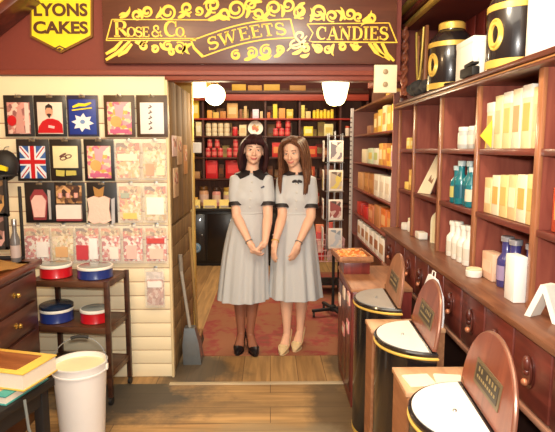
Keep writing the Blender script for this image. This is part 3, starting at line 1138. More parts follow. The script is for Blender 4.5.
# black display frames on the counter
def frame_stack(px0, py0, px1, py1, Y, label, inner):
    a, b2 = at(px0, py1, Y), at(px1, py0, Y)
    w, h = b2.x - a.x, b2.z - a.z
    t = thing('display_frame', label, 'frame', ((a.x + b2.x) / 2, Y, a.z))
    m = MB()
    e = 0.02
    m.box(-w / 2, w / 2, -0.012, 0.012, 0, e, 0.003)
    m.box(-w / 2, w / 2, -0.012, 0.012, h - e, h, 0.003)
    m.box(-w / 2, -w / 2 + e, -0.012, 0.012, e, h - e, 0.003)
    m.box(w / 2 - e, w / 2, -0.012, 0.012, e, h - e, 0.003)
    m.build('surround', MATBLACK, t)
    m = MB()
    m.box(-w / 2 + e, w / 2 - e, -0.004, 0.004, e, h - e)
    m.build('picture', confetti(inner, 24), t)
    return t


Yd = 2.97
a = at(-12, 262, Yd)
b2 = at(9.5, 181, Yd)
zt = CZ
stand = thing('card_stand', 'black upright display stand at the far end of the drawer counter', 'stand', ((a.x + b2.x) / 2 - 0.01, Yd + 0.06, CZ))
m = MB()
m.box(-0.16, 0.12, -0.03, 0.0, 0, 0.02, 0.004)
m.build('base', MATBLACK, stand)
m = MB()
for x in (-0.07, 0.115):
    m.box(x - 0.008, x + 0.008, -0.020, -0.006, 0.02, 0.42, 0.002)
m.build('uprights', MATBLACK, stand)
frame_stack(-14, 213, 9.0, 180, 2.985, 'upper black-framed picture on the stand at the left edge', [(196, 150, 90), (120, 90, 60), (60, 50, 44)])
frame_stack(-14, 246, 9.5, 216, 2.985, 'lower black-framed picture on the stand at the left edge', [(206, 160, 150), (150, 110, 100), (70, 56, 50)])
p = at(18, 246, 2.96)
t = thing('ornament_bottle', 'slim dark bottle with a grey shoulder standing right of the framed pictures', 'bottle', (p.x, 2.93, CZ))
m = MB()
m.lathe([(0.022, 0), (0.026, 0.01), (0.026, 0.13), (0.012, 0.17), (0.011, 0.21)], seg=16)
m.build('body', mat((104, 100, 100), 0.25, 0, 0.1), t)
m = MB()
m.lathe([(0.014, 0.21), (0.014, 0.24), (0.01, 0.246)], seg=14)
m.build('cap', STEEL, t)
m = MB()
m.lathe([(0.0268, 0.03), (0.0268, 0.10)], seg=16, cap=False)
m.build('label', mat((176, 160, 156), 0.5), t)

# ------------------------------------------------------------------ brown three-tier trolley
TW, TD = 0.475, 0.30
t = thing('shelf_trolley', 'dark brown three-tier shelf trolley on castors against the slat wall', 'trolley', (-1.188, 3.26, 0), math.radians(-7))
for x in (-TW / 2, TW / 2):
    for y in (-TD / 2, TD / 2):
        m = MB()
        m.box(x - 0.014, x + 0.014, y - 0.014, y + 0.014, 0.05, 0.772, 0.002)
        m.build('post', BROWN, t)
        m = MB()
        m.tube([(x - 0.009, y, 0.024), (x + 0.009, y, 0.024)], 0.024, 14)
        m.box(x - 0.006, x + 0.006, y - 0.006, y + 0.006, 0.03, 0.055)
        m.build('castor', MATBLACK, t)
TZ = [0.20, 0.485, 0.765]
for z in TZ:
    m = MB()
    m.box(-TW / 2 + 0.002, TW / 2 - 0.002, -TD / 2 + 0.002, TD / 2 - 0.002, z - 0.018, z, 0.002)
    for (a, b2, c, d) in ((-TW / 2 + 0.014, TW / 2 - 0.014, -TD / 2 - 0.012, -TD / 2 + 0.004), (-TW / 2 + 0.014, TW / 2 - 0.014, TD / 2 - 0.004, TD / 2 + 0.012)):
        m.box(a, b2, c, d, z - 0.035, z + 0.002, 0.002)
    for sx in (-1, 1):
        x = sx * TW / 2
        m.box(x - 0.012, x + 0.004 if sx > 0 else x + 0.012, -TD / 2 + 0.014, TD / 2 - 0.014, z - 0.035, z + 0.002, 0.002)
    m.build('shelf', wood((70, 42, 28), (100, 64, 42), 'x', 0.4), t)


def sweet_tin(px, py, z, Y, r, h, c, label, raised=False):
    p = at(px, py, Y)
    t = thing('sweet_tin', label, 'tin', (p.x, Y, z))
    m = MB()
    m.lathe([(r, 0), (r + 0.002, 0.004), (r, 0.008), (r, h * 0.72)], seg=32)
    m.build('body', c, t)
    m = MB()
    m.lathe([(r + 0.003, h * 0.70), (r + 0.004, h * 0.72), (r + 0.004, h * 0.86), (r + 0.002, h * 0.9), (r - 0.006, h * 0.9)], seg=32)
    m.build('lid_rim', WHITE, t)
    m = MB()
    if raised:
        m.lathe([(r + 0.003, h * 0.9), (r + 0.004, h * 0.92), (r + 0.003, h * 1.12), (r - 0.01, h * 1.2), (0.001, h * 1.22)], seg=32)
        m.build('lid', mat((30, 44, 70), 0.25, 0, 0.1), t)
    else:
        m.lathe([(r - 0.004, h * 0.895), (r - 0.012, h * 0.93), (0.001, h * 0.94)], seg=32)
        m.build('lid_window', mat((150, 160, 160), 0.12, 0.1), t)
    return t


sweet_tin(56.5, 277, TZ[2] + 0.0035, 3.24, 0.094, 0.088, RED, 'red round tin with a white lid rim on the top tier of the trolley')
sweet_tin(95.5, 276, TZ[2] + 0.0035, 3.22, 0.104, 0.080, BLUE, 'blue round tin with a clear lid on the top tier of the trolley')
sweet_tin(57, 316, TZ[1] + 0.0035, 3.24, 0.098, 0.090, BLUE, 'blue round tin with a dark blue lid on the middle tier of the trolley', True)
sweet_tin(95.5, 316, TZ[1] + 0.0035, 3.22, 0.088, 0.092, RED, 'red round tin with a clear lid on the middle tier of the trolley')

# ------------------------------------------------------------------ white bucket
p = at(81.5, 400, 2.72)
t = thing('bucket', 'white plastic bucket with wire handle on the floor before the trolley', 'bucket', (p.x, 2.72, 0), math.radians(8))
h = 0.43
m = MB()
m.lathe([(0.110, 0), (0.114, 0.004), (0.135, h - 0.05), (0.141, h - 0.05), (0.141, h - 0.042), (0.137, h - 0.04), (0.138, h - 0.008), (0.143, h - 0.006), (0.143, h),
         (0.134, h), (0.108, 0.008), (0.001, 0.008)], seg=44)
m.build('body', mat((240, 238, 236), 0.35, 0, 0.02), t)
m = MB()
m.lathe([(0.1325, h - 0.03), (0.1327, h - 0.026), (0.001, h - 0.022)], seg=40)
m.build('contents', mat((240, 232, 190), 0.6, 0, 0.06), t)
m = MB()
pts = [(0.146 * math.cos(a) , -0.02 + 0.05 * math.sin(a), h - 0.03 + 0.155 * math.sin(a)) for a in [PI * i / 20 for i in range(21)]]
m.tube(pts, 0.0022, 6)
m.build('wire_handle', STEEL, t)
m = MB()
m.tube([pts[8], pts[9], pts[10], pts[11], pts[12]], 0.009, 10)
m.build('grip', MATBLACK, t)
for s in (-1, 1):
    m = MB()
    m.box(s * 0.143 - 0.006, s * 0.143 + 0.006, -0.035, -0.005, h - 0.045, h - 0.015, 0.003)
    m.build('handle_lug', WHITE, t)

# ------------------------------------------------------------------ table with books, bottom left
ang = math.radians(-15)
BZ = 0.53
c = V((-0.985, 2.23, 0))          # far right corner of the table
t = thing('side_table', 'low black table carrying books in the bottom left corner', 'table', (c.x, c.y, 0), ang)
m = MB()
m.box(-0.50, 0.0, -0.75, 0.06, BZ - 0.035, BZ, 0.004)
m.build('table_top', MATBLACK, t)
m = MB()
m.box(-0.47, -0.03, -0.72, 0.03, BZ - 0.11, BZ - 0.035)
m.build('apron', MATBLACK, t)
for x in (-0.45, -0.07):
    for y in (-0.70, 0.0):
        m = MB()
        m.box(x, x + 0.045, y, y + 0.045, 0, BZ - 0.035, 0.003)
        m.build('leg', MATBLACK, t)


def book(dx, dy, w, d, h, z, cover, label, inset=None, extra=0):
    loc = Mx.Rotation(ang, 4, 'Z') @ V((dx, dy, 0)) + c
    t = thing('book', label, 'book', (loc.x, loc.y, z), ang + extra)
    m = MB()
    m.box(-w + 0.006, -0.005, -d + 0.005, -0.005, 0.006, h - 0.006)
    m.build('page_block', mat((238, 226, 206), 0.7, 0, 0.05, 120), t)
    m = MB()
    m.box(-w, 0, -d, 0, 0, 0.006, 0.0015)
    m.box(-w, 0, -d, 0, h - 0.006, h, 0.0015)
    m.box(-w, -w + 0.006, -d, 0, 0.004, h - 0.004, 0.0015)
    m.build('cover', cover, t)
    if inset:
        m = MB()
        m.box(-w + 0.03, -0.055, -d + 0.03, -0.03, h - 0.001, h + 0.0015)
        m.build('cover_picture', inset, t)
    return t


book(-0.015, 0.04, 0.36, 0.26, 0.040, BZ, mat((70, 150, 140), 0.4, 0, 0.1), 'teal-covered book under the yellow-bordered one on the black table', mat((196, 150, 110), 0.5, 0, 0.2))
book(0.03, 0.045, 0.34, 0.215, 0.075, BZ + 0.042, mat((226, 186, 84), 0.4, 0, 0.08), 'thick book with a yellow-bordered brown cover on top of the pile', wood((120, 66, 34), (160, 100, 56), 'x', 0.4))
book(-0.10, -0.235, 0.26, 0.18, 0.03, BZ, mat((190, 40, 50), 0.4, 0, 0.1), 'red-covered book nearest the camera on the black table', mat((236, 210, 200), 0.5))

# grey cloth strap hanging off the table
m = MB()
q = [(0.022, -0.16, BZ + 0.003), (0.03, -0.165, BZ - 0.03), (0.034, -0.16, BZ - 0.12), (0.05, -0.15, BZ - 0.2), (0.052, -0.15, BZ - 0.26)]
m.tube(q, 0.006, 8)
m.xf(Mx.Rotation(ang, 4, 'Z'))
tag(m.build('strap', mat((120, 124, 120), 0.7), loc=(c.x, c.y, 0)), 'thin grey strap hanging off the edge of the book table', 'strap')
# ------------------------------------------------------------------ right-hand shop fitting
XS, XB = 1.0, 1.34          # front and back of the shelves
XD = 0.88                   # drawer fronts
SZ = [0.944, 1.25, 1.55]    # where things stand
LZ0, LZ1 = 1.845, 1.89      # top ledge
DIV = [4.10, 3.68, 3.11, 2.555, 1.965, 1.40, 0.90]

# drawer bank carrying the shelves
t = thing('drawer_bank', 'long dark red wooden bank of drawers with shell pulls below the ledge', 'drawers', (1.1, 2.5, 0))
m = MB()
m.box(XD + 0.024, 1.36, 0.9, 4.1, 0.66, 0.918)
m.build('carcass', DARKWOOD_Y, t, True)
m = MB()
m.box(1.02, 1.36, 0.9, 4.1, 0, 0.66)
m.build('plinth', mat((52, 28, 22), 0.6), t, True)
m = MB()
m.box(XD - 0.014, 1.36, 0.9, 4.1, 0.918, 0.944, 0.006)
m.build('ledge', LEDGEWOOD, t, True)
m = MB()
m.box(XD - 0.004, XD + 0.03, 0.9, 4.1, 0.640, 0.662, 0.005)
m.build('rail', wood((150, 100, 80), (180, 130, 104), 'y', 0.3), t, True)
seam = [1.05 + 0.2625 * i for i in range(12)]
for i in range(11):
    y0, y1 = seam[i] + 0.006, seam[i + 1] - 0.006
    m = MB()
    m.box(XD + 0.002, XD + 0.022, y0, y1, 0.672, 0.908, 0.005)
    d = m.build('drawer', REDWOOD_Y, t, True)
    yc, zc = (y0 + y1) / 2, 0.80
    m = MB()
    # carved oval pull: leaf plate, hood and drop
    for r, dx in ((1.0, 0.0), (0.8, 0.008)):
        m.lathe([(0.034 * r, 0), (0.034 * r, 0.006)], seg=20, sx=1.75, sy=1.0, T=T(XD + 0.003 - dx, yc, zc) @ rot('Y', -90))
    m.ball((XD - 0.012, yc, zc + 0.03), (0.016, 0.018, 0.028), 12, 8)
    m.ball((XD - 0.012, yc, zc + 0.0), (0.012, 0.013, 0.014), 12, 8)
    m.build('pull', DARKWOOD, d, True)
    m = MB()
    m.ball((XD - 0.015, yc, zc - 0.036), (0.013, 0.013, 0.013), 12, 8)
    m.build('knob', mat((206, 130, 92), 0.3, 0.3), d, True)

t = thing('shelf_unit', 'tall reddish wooden pigeonhole shelves above the drawers on the right', 'shelves', (1.17, 2.5, 0.944))
m = MB()
m.box(XB, XB + 0.02, 0.9, 4.1, 0.944, LZ0)
m.build('back_board', REDWOOD, t, True)
for k, y in enumerate(DIV):
    m = MB()
    m.box(XS + 0.004, XB, y - 0.013, y + 0.013, 0.944, LZ0)
    dv = m.build('divider', wood((134, 66, 54), (164, 90, 72), 'z', 0.42, coat=0.1), t, True)
    m = MB()
    m.box(XS - 0.012, XS + 0.006, y - 0.019, y + 0.019, 0.944, LZ0, 0.004)
    m.build('front_moulding', wood((150, 92, 62), (186, 124, 84), 'z', 0.3, coat=0.3), dv, True)
for k, z in enumerate(SZ[1:]):
    for a, b2 in zip(DIV, DIV[1:]):
        m = MB()
        m.box(XS + 0.006, XB, b2 + 0.013, a - 0.013, z - 0.022, z, 0.0)
        m.box(XS - 0.006, XS + 0.008, b2 + 0.019, a - 0.019, z - 0.026, z + 0.002, 0.004)
        m.build('shelf_board', REDWOOD_Y, t, True)
m = MB()
m.box(XS - 0.05, XB + 0.02, 0.9, 4.1, LZ0, LZ0 + 0.022, 0.004, mi=0)
m.box(XS - 0.062, XB + 0.02, 0.9, 4.1, LZ0 + 0.022, LZ1, 0.008, mi=0)
m.box(XS - 0.054, XS - 0.04, 0.9, 4.1, LZ0 + 0.012, LZ0 + 0.019, 0.002, mi=1)
m.build('top_ledge', [DARKWOOD_Y, mat((170, 116, 64), 0.5)], t, True)

# ---- generic small goods -------------------------------------------------
def bottle(kind, label, x, y, z, r, h, body, cap, group=None, lab=None, rz=0.0, neck=0.35, caph=0.12):
    t = thing(kind, label, 'bottle', (x, y, z), rz, group)
    m = MB()
    sh = h * (1 - neck * 0.55) * (1 - caph)
    m.lathe([(r * .92, 0), (r, 0.005), (r, sh * 0.82), (r * 0.93, sh * 0.9), (r * neck, sh * 1.06), (r * neck, h * (1 - caph) + 0.002)], seg=20)
    m.build('body', body, t)
    m = MB()
    m.lathe([(r * neck * 1.25, h * (1 - caph)), (r * neck * 1.3, h * 0.985), (r * neck * 1.15, h)], seg=16)
    m.build('cap', cap, t)
    if lab:
        m = MB()
        m.lathe([(r * 1.015, sh * 0.22), (r * 1.015, sh * 0.68)], seg=20, cap=False)
        m.build('label', lab, t)
    return t


def jar(kind, label, x, y, z, r, h, body, lid, group=None, lab=None, cat='jar'):
    t = thing(kind, label, cat, (x, y, z), 0, group)
    m = MB()
    m.lathe([(r * .93, 0), (r, 0.006), (r, h * 0.72), (r * 0.86, h * 0.8), (r * .84, h * .83)], seg=20)
    m.build('body', body, t)
    m = MB()
    m.lathe([(r * .92, h * .80), (r * .94, h * 0.83), (r * .94, h * 0.97), (r * 0.9, h)], seg=20)
    m.build('lid', lid, t)
    if lab:
        m = MB()
        m.lathe([(r * 1.015, h * 0.2), (r * 1.015, h * 0.6)], seg=20, cap=False)
        m.build('label', lab, t)
    return t


def carton(kind, label, x, y, z, sx, sy, h, body, band=None, group=None, rz=0, cat='box', face='-x', top=None, T2=None):
    """small printed box, front turned to the aisle (-x) or the room (-y)"""
    t = thing(kind, label, cat, (x, y, z), rz, group)
    m = MB()
    m.box(-sx / 2, sx / 2, -sy / 2, sy / 2, 0, h, min(0.003, sx * 0.1))
    m.build('carton', body, t)
    if band:
        m = MB()
        if face == '-x':
            m.box(-sx / 2 - 0.0015, -sx / 2 + 0.002, -sy * 0.36, sy * 0.36, h * 0.28, h * 0.72)
            m.box(-sx * 0.3, sx * 0.3, -sy / 2 - 0.0015, -sy / 2 + 0.002, h * 0.3, h * 0.7)
        else:
            m.box(-sx * 0.36, sx * 0.36, -sy / 2 - 0.0015, -sy / 2 + 0.002, h * 0.28, h * 0.72)
        m.build('label', band, t)
    if top:
        m = MB()
        m.box(-sx / 2 - 0.001, sx / 2 + 0.001, -sy / 2 - 0.001, sy / 2 + 0.001, h * 0.8, h + 0.001, 0.002)
        m.build('top_flap', top, t)
    return t


SZ0, SZ1, SZ2 = SZ
E = 0.0015
# --- bay 1 (by the twisted post)
carton('soap_box', 'small yellow box on the upper shelf of the bay next to the twisted post', 1.035, 3.90, SZ2 + 0.002, 0.05, 0.09, 0.08, mat((236, 196, 90), 0.5), mat((246, 226, 160), 0.5))
carton('soap_box', 'taller amber box on the middle shelf of the bay next to the twisted post', 1.045, 3.83, SZ1 + 0.002, 0.06, 0.08, 0.15, mat((216, 166, 84), 0.5), mat((240, 206, 120), 0.5))
carton('soap_box', 'low yellow box in front of the taller amber box, middle shelf', 1.035, 3.94, SZ1 + 0.002, 0.04, 0.09, 0.055, mat((240, 206, 110), 0.5))
jar('cream_jar', 'white lidded jar on the ledge in the bay next to the twisted post', 1.05, 3.86, SZ0 + E, 0.035, 0.10, WHITE, CREAM)
jar('cream_jar', 'low white pot on the ledge in the bay next to the twisted post', 1.03, 3.97, SZ0 + E, 0.034, 0.05, WHITE, WHITE)
# --- bay 2
t = thing('showcard', 'cream show card leaning in the second bay, with a small printed motif', 'card', (1.06, 3.51, SZ1 + 0.002), 0)
m = MB()
TT = rot('Z', -66) @ rot('X', -12)
m.prism([(-0.115, 0), (0.01, 0), (0.085, 0.265), (0.0, 0.265)], -0.003, 0.003, T=TT)
m.build('card', mat((246, 232, 200), 0.6), t)
m = MB()
m.prism([(-0.03, 0.09), (-0.01, 0.13), (0.0, 0.09), (0.02, 0.11), (0.01, 0.07)], -0.0045, -0.002, T=TT)
m.build('motif', mat((150, 110, 80), 0.5), t)
jar('cream_jar', 'small white jar beside the leaning show card', 1.06, 3.235, SZ1 + 0.002, 0.026, 0.065, WHITE, mat((240, 214, 150), 0.5))
t = thing('plaque', 'cream arched plaque standing on the ledge in the second bay', 'plaque', (1.10, 3.33, SZ0 + E))
m = MB()
q = [(-0.085, 0), (0.085, 0), (0.085, 0.14)] + [(0.085 * math.cos(a), 0.14 + 0.075 * math.sin(a)) for a in [PI * i / 10 for i in range(1, 10)]] + [(-0.085, 0.14)]
m.prism(q, -0.012, 0.012, T=rot('Z', -55))
m.build('slab', mat((236, 226, 190), 0.6, 0, 0.05, 30), t)
m = MB()
q2 = [(a * 0.8, 0.012 + b2 * 0.86) for a, b2 in q]
m.prism(q2, -0.0145, -0.011, T=rot('Z', -55))
m.build('front_panel', mat((228, 214, 170), 0.6), t)
carton('soap_box', 'low white box on the ledge beside the cream arched plaque', 1.03, 3.555, SZ0 + E, 0.06, 0.10, 0.045, WHITE)
# --- bay 3
for k, (x, y) in enumerate(((1.05, 2.86), (1.06, 2.74), (1.05, 2.64))):
    jar('cosmetic_jar', ['white-lidded grey jar, farthest of three on the upper shelf right of the show card', 'white-lidded grey jar, middle of three on the upper shelf', 'white-lidded grey jar hidden behind the yellow tag'][k],
        x, y, SZ2 + 0.002, 0.040, 0.115, mat((196, 196, 190), 0.3), WHITE, 'white-lidded jars on the upper shelf', mat((232, 224, 210), 0.4))
TEAL = mat((30, 122, 134), 0.2, 0, 0.12, coat=0.4)
for k, (x, y, h, r) in enumerate(((1.05, 2.965, 0.205, 0.036), (1.045, 2.88, 0.235, 0.038), (1.06, 2.795, 0.235, 0.036), (1.04, 2.715, 0.205, 0.032))):
    bottle('toiletry_bottle', ['shorter teal bottle with yellow label at the far end of the teal row', 'tall teal bottle, second in the teal row', 'tall teal bottle with pale cap, third in the teal row', 'short teal bottle with a cream label at the near end of the teal row'][k],
           x, y, SZ1 + 0.002, r, h, TEAL, mat((190, 210, 214), 0.3), 'teal bottles on the middle shelf', mat((206, 200, 120), 0.4) if k == 0 else (mat((226, 216, 190), 0.4) if k == 3 else mat((24, 96, 116), 0.3)), neck=0.45)
for k, (x, y) in enumerate(((1.045, 2.97), (1.045, 2.885), (1.045, 2.80), (1.045, 2.715))):
    bottle('talc_bottle', 'white bottle with a faint label, %s of four on the ledge from the far end' % ORD[k], x, y, SZ0 + E, 0.038, 0.20 + 0.008 * (k % 2), mat((246, 242, 232), 0.35, 0, 0.02), WHITE, 'white bottles on the ledge', mat((226, 220, 206), 0.4), neck=0.5)
# --- bay 4 (boxes)
CR = [mat((248, 236, 204), 0.5, 0, 0.03), mat((246, 230, 180), 0.5, 0, 0.03), mat((244, 224, 168), 0.5, 0, 0.04)]
LB = [mat((226, 178, 96), 0.5), mat((216, 196, 150), 0.5), mat((238, 190, 110), 0.5), mat((200, 160, 110), 0.5)]
for k in range(6):
    y = 2.48 - k * 0.088
    hh = [0.21, 0.235, 0.24, 0.245, 0.25, 0.235][k]
    carton('perfume_box', 'tall cream box with a gold panel, %s from the yellow tag on the upper shelf' % ORD[k], 1.055, y, SZ2 + 0.002, 0.07, 0.074, hh, CR[k % 3], LB[k % 4], 'cream boxes on the upper shelf', top=WHITE if k % 2 == 0 else None)
t = thing('price_tag', 'yellow triangular tag propped before the cream boxes on the upper shelf', 'tag', (1.002, 2.475, SZ2 + 0.003))
m = MB()
m.prism([(-0.055, 0.06), (0.055, 0.005), (0.055, 0.125)], -0.002, 0.002, T=rot('Z', -86) @ T(0, 0, 0))
m.build('card', YELLOW, t)
m = MB()
m.tube([(0.0, 0, 0.0), (0.004, 0.0, 0.05), (0.014, -0.01, 0.075)], 0.0025, 6)
m.build('prop', GOLD, t)
for k in range(6):
    y = 2.465 - k * 0.083
    carton('perfume_box', 'cream and gold box, %s from the far end of the middle shelf row' % ORD[k], 1.055, y, SZ1 + 0.002, 0.07, 0.076, [0.165, 0.18, 0.185, 0.19, 0.195, 0.2][k],
           [mat((238, 206, 150), 0.5), CR[0], mat((244, 216, 150), 0.5)][k % 3], [mat((246, 232, 196), 0.5), LB[0], LB[2]][k % 3], 'cream and gold boxes on the middle shelf')
PURP = mat((64, 60, 120), 0.18, 0, 0.15, coat=0.5)
for k, (x, y) in enumerate(((1.045, 2.285), (1.04, 2.195), (1.06, 2.09))):
    bottle('toiletry_bottle', 'dark violet silver-capped bottle, %s of three on the ledge counting from far' % ORD[k], x, y, SZ0 + E, 0.040, 0.225, PURP, mat((196, 196, 206), 0.2, 0.6), 'violet bottles on the ledge', mat((160, 140, 176), 0.4) if k == 0 else None, neck=0.55, caph=0.1)
carton('soap_bag', 'pale pink paper bag beside the violet bottles', 1.045, 2.42, SZ0 + E, 0.06, 0.12, 0.125, mat((232, 190, 160), 0.6, 0, 0.1), mat((240, 206, 180), 0.5), cat='bag')
carton('soap_box', 'tall plain white box in front of the violet bottles', 0.985, 2.065, SZ0 + E, 0.05, 0.085, 0.185, mat((250, 246, 240), 0.5, 0, 0.02))
jar('cream_jar', 'low round white pot at the edge of the ledge before the pink bag', 0.975, 2.47, SZ0 + E, 0.038, 0.04, WHITE, CREAM)
# --- bay 5
m = MB()
t = thing('folded_card', 'folded white card standing like a tent at the right edge of the ledge', 'card', (0.985, 1.83, SZ0 + E), math.radians(-62))
m.prism([(-0.06, 0), (-0.036, 0), (0.008, 0.10), (0.05, 0.0), (0.072, 0.0), (0.018, 0.128), (-0.003, 0.128)], -0.03, 0.03)
m.build('card', WHITE, t)
carton('perfume_box', 'cream box at the right edge of the upper shelf beyond the last upright', 1.06, 1.86, SZ2 + 0.002, 0.07, 0.09, 0.2, CR[1], LB[1])
carton('perfume_box', 'red box at the right edge of the middle shelf beyond the last upright', 1.06, 1.84, SZ1 + 0.002, 0.07, 0.12, 0.16, mat((196, 80, 50), 0.5), mat((226, 150, 90), 0.5))

# ---- on the top ledge ------------------------------------------------------
TINK = mat((38, 32, 34), 0.25, 0.1, 0.12, coat=0.5)
def tea_tin(x, y, label):
    t = thing('tea_canister', label, 'canister', (x, y, LZ1), 0, 'black and gold tea canisters')
    m = MB()
    m.lathe([(0.128, 0), (0.131, 0.004), (0.131, 0.272), (0.118, 0.305), (0.085, 0.335), (0.074, 0.345), (0.074, 0.365)], seg=40)
    m.build('body', TINK, t)
    for z0, z1 in ((0.006, 0.042), (0.245, 0.274)):
        m = MB()
        m.lathe([(0.1305, z0), (0.1325, z0 + 0.002), (0.1325, z1 - 0.002), (0.1305, z1)], seg=40, cap=False)
        m.build('gold_band', GOLD, t)
    m = MB()
    m.lathe([(0.074, 0.350), (0.076, 0.354), (0.076, 0.385), (0.068, 0.392), (0.02, 0.396), (0.001, 0.396)], seg=32)
    m.build('lid', GOLD, t)
    # gilt ring emblem wrapped on the front
    m = MB()
    a0 = math.radians(202)
    for rr, wv in ((1.0, 0.010), (0.74, 0.016)):
        pts = []
        for i in range(24):
            q = 2 * PI * i / 24
            aa = a0 + 0.036 * rr * math.cos(q) / 0.131
            pts.append((0.1325 * math.cos(aa), 0.1325 * math.sin(aa), 0.145 + 0.062 * rr * math.sin(q)))
        m.tube(pts, wv * 0.6, 6, closed=True)
    m.build('ring_emblem', GOLD, t)
    return t


tea_tin(1.07, 3.21, 'black tea canister with gold bands standing behind the plain white box')
tea_tin(1.085, 2.38, 'large black tea canister with gold bands beside the white canister at the right edge')
t = thing('canister', 'tall off-white canister at the top right edge on the ledge', 'canister', (1.085, 1.99, LZ1))
m = MB()
m.lathe([(0.13, 0), (0.134, 0.006), (0.134, 0.36), (0.128, 0.37), (0.1, 0.375)], seg=40)
m.build('body', mat((248, 242, 230), 0.4, 0, 0.02), t)
m = MB()
m.lathe([(0.136, 0.355), (0.138, 0.36), (0.138, 0.41), (0.12, 0.42), (0.001, 0.425)], seg=40)
m.build('lid', mat((250, 240, 220), 0.4), t)
t = thing('storage_box', 'plain white cardboard box on the ledge between the two black canisters', 'box', (1.03, 2.725, LZ1))
m = MB()
m.box(-0.055, 0.075, -0.115, 0.115, 0, 0.195, 0.003)
m.build('carton', mat((250, 244, 232), 0.55, 0, 0.02), t)
m = MB()
m.box(-0.057, 0.077, -0.117, 0.117, 0.17, 0.2, 0.003)
m.build('lid', mat((252, 246, 236), 0.55, 0, 0.02), t)
t = thing('stapler', 'small black gadget with white tip lying before the white box on the ledge', 'gadget', (0.952, 2.58, LZ1), math.radians(4))
m = MB()
m.box(-0.02, 0.02, -0.07, 0.07, 0, 0.045, 0.008)
m.build('base', MATBLACK, t)
m = MB()
m.box(-0.016, 0.016, -0.075, 0.03, 0.045, 0.065, 0.008, T=rot('X', -5))
m.build('arm', MATBLACK, t)
m = MB()
m.box(-0.014, 0.014, -0.072, -0.045, 0.062, 0.085, 0.004)
m.build('tip', WHITE, t)
m = MB()
m.lathe([(0.05, 0), (0.055, 0.004), (0.05, 0.012), (0.02, 0.014), (0.001, 0.014)], seg=24)
tag(m.build('lid', MATBLACK, loc=(0.99, 2.90, LZ1)), 'flat black lid lying on the ledge in front of the farther canister', 'lid')
# dark cloth heap
t = MB()
for k in range(9):
    t.ball((rnd.uniform(-0.03, 0.03), -0.14 + k * 0.035, 0.03 + rnd.uniform(0, 0.02)), (rnd.uniform(0.05, 0.075), 0.065, rnd.uniform(0.035, 0.055)), 14, 9, T=rot('Z', rnd.uniform(-30, 30)))
me = t.mesh('cloth_pile')
o = bpy.data.objects.new('cloth_pile', me)
col.objects.link(o)
rm = o.modifiers.new('r', 'REMESH'); rm.mode = 'VOXEL'; rm.voxel_size = 0.009
sm = o.modifiers.new('s', 'SMOOTH'); sm.iterations = 3
tx = bpy.data.textures.new('folds', 'CLOUDS'); tx.noise_scale = 0.04
dm = o.modifiers.new('d', 'DISPLACE'); dm.texture = tx; dm.strength = 0.03; dm.mid_level = 0.6
dg = bpy.context.evaluated_depsgraph_get(); dg.update()
me2 = bpy.data.meshes.new_from_object(o.evaluated_get(dg))
o.modifiers.clear(); o.data = me2
mn = min(v.co.z for v in me2.vertices)
for v in me2.vertices:
    v.co.z -= mn
me2.materials.append(mat((58, 56, 56), 0.85, 0, 0.2, 40))
for p_ in me2.polygons:
    p_.use_smooth = True
o.location = (1.015, 3.56, LZ1)
tag(o, 'crumpled dark grey cloth heaped on the ledge beside the twisted post', 'cloth')
# yellow box, frame and gold ribbon behind
carton('soap_box', 'yellow box standing behind the dark cloth next to the twisted post', 1.14, 3.955, LZ1, 0.07, 0.07, 0.27, mat((226, 196, 100), 0.5), mat((240, 220, 150), 0.5), face='-x')
t = thing('picture_frame', 'narrow brown wooden frame with a gold ribbon looped over it above the dark cloth', 'frame', (1.075, 3.84, LZ1))
m = MB()
for (a, b2, c, d2) in ((-0.11, -0.075, 0, 0.5), (0.075, 0.11, 0, 0.5), (-0.075, 0.075, 0, 0.03), (-0.075, 0.075, 0.465, 0.5)):
    m.box(-0.012, 0.012, a, b2, c, d2, 0.004)
m.build('surround', wood((140, 84, 50), (176, 112, 70), 'z', 0.4), t)
m = MB()
m.box(0.0, 0.008, -0.075, 0.075, 0.03, 0.465)
m.build('picture', confetti([(120, 84, 60), (160, 126, 90), (84, 56, 44)], 14), t)
m = MB()
m.tube([(-0.02, -0.09 + 0.18 * i / 12, 0.49 - 0.36 * math.sin(PI * i / 12) ** 0.8) for i in range(13)], 0.008, 8)
m.build('ribbon', GOLD, t)
# twisted post
t = thing('twisted_post', 'barley-twist wooden post standing at the far end of the top ledge', 'post', (0.992, 4.0, LZ1))
rs = []
for i in range(130):
    z = 0.05 + i * (0.49 / 129)
    q = []
    for j in range(20):
        a = 2 * PI * j / 20
        r = 0.021 * (1 + 0.34 * math.cos(2 * (a - z * 38)))
        q.append(V((r * math.cos(a), r * math.sin(a), z)))
    rs.append(q)
m = MB()
m.rings(rs)
m.build('shaft', wood((164, 88, 62), (196, 120, 86), 'z', 0.4, coat=0.2), t)
m = MB()
m.box(-0.03, 0.03, -0.03, 0.03, 0, 0.035, 0.004)
m.lathe([(0.026, 0.035), (0.03, 0.042), (0.022, 0.055)], seg=20)
m.lathe([(0.022, 0.535), (0.03, 0.545), (0.03, 0.56)], seg=20)
m.build('base', DARKWOOD, t)

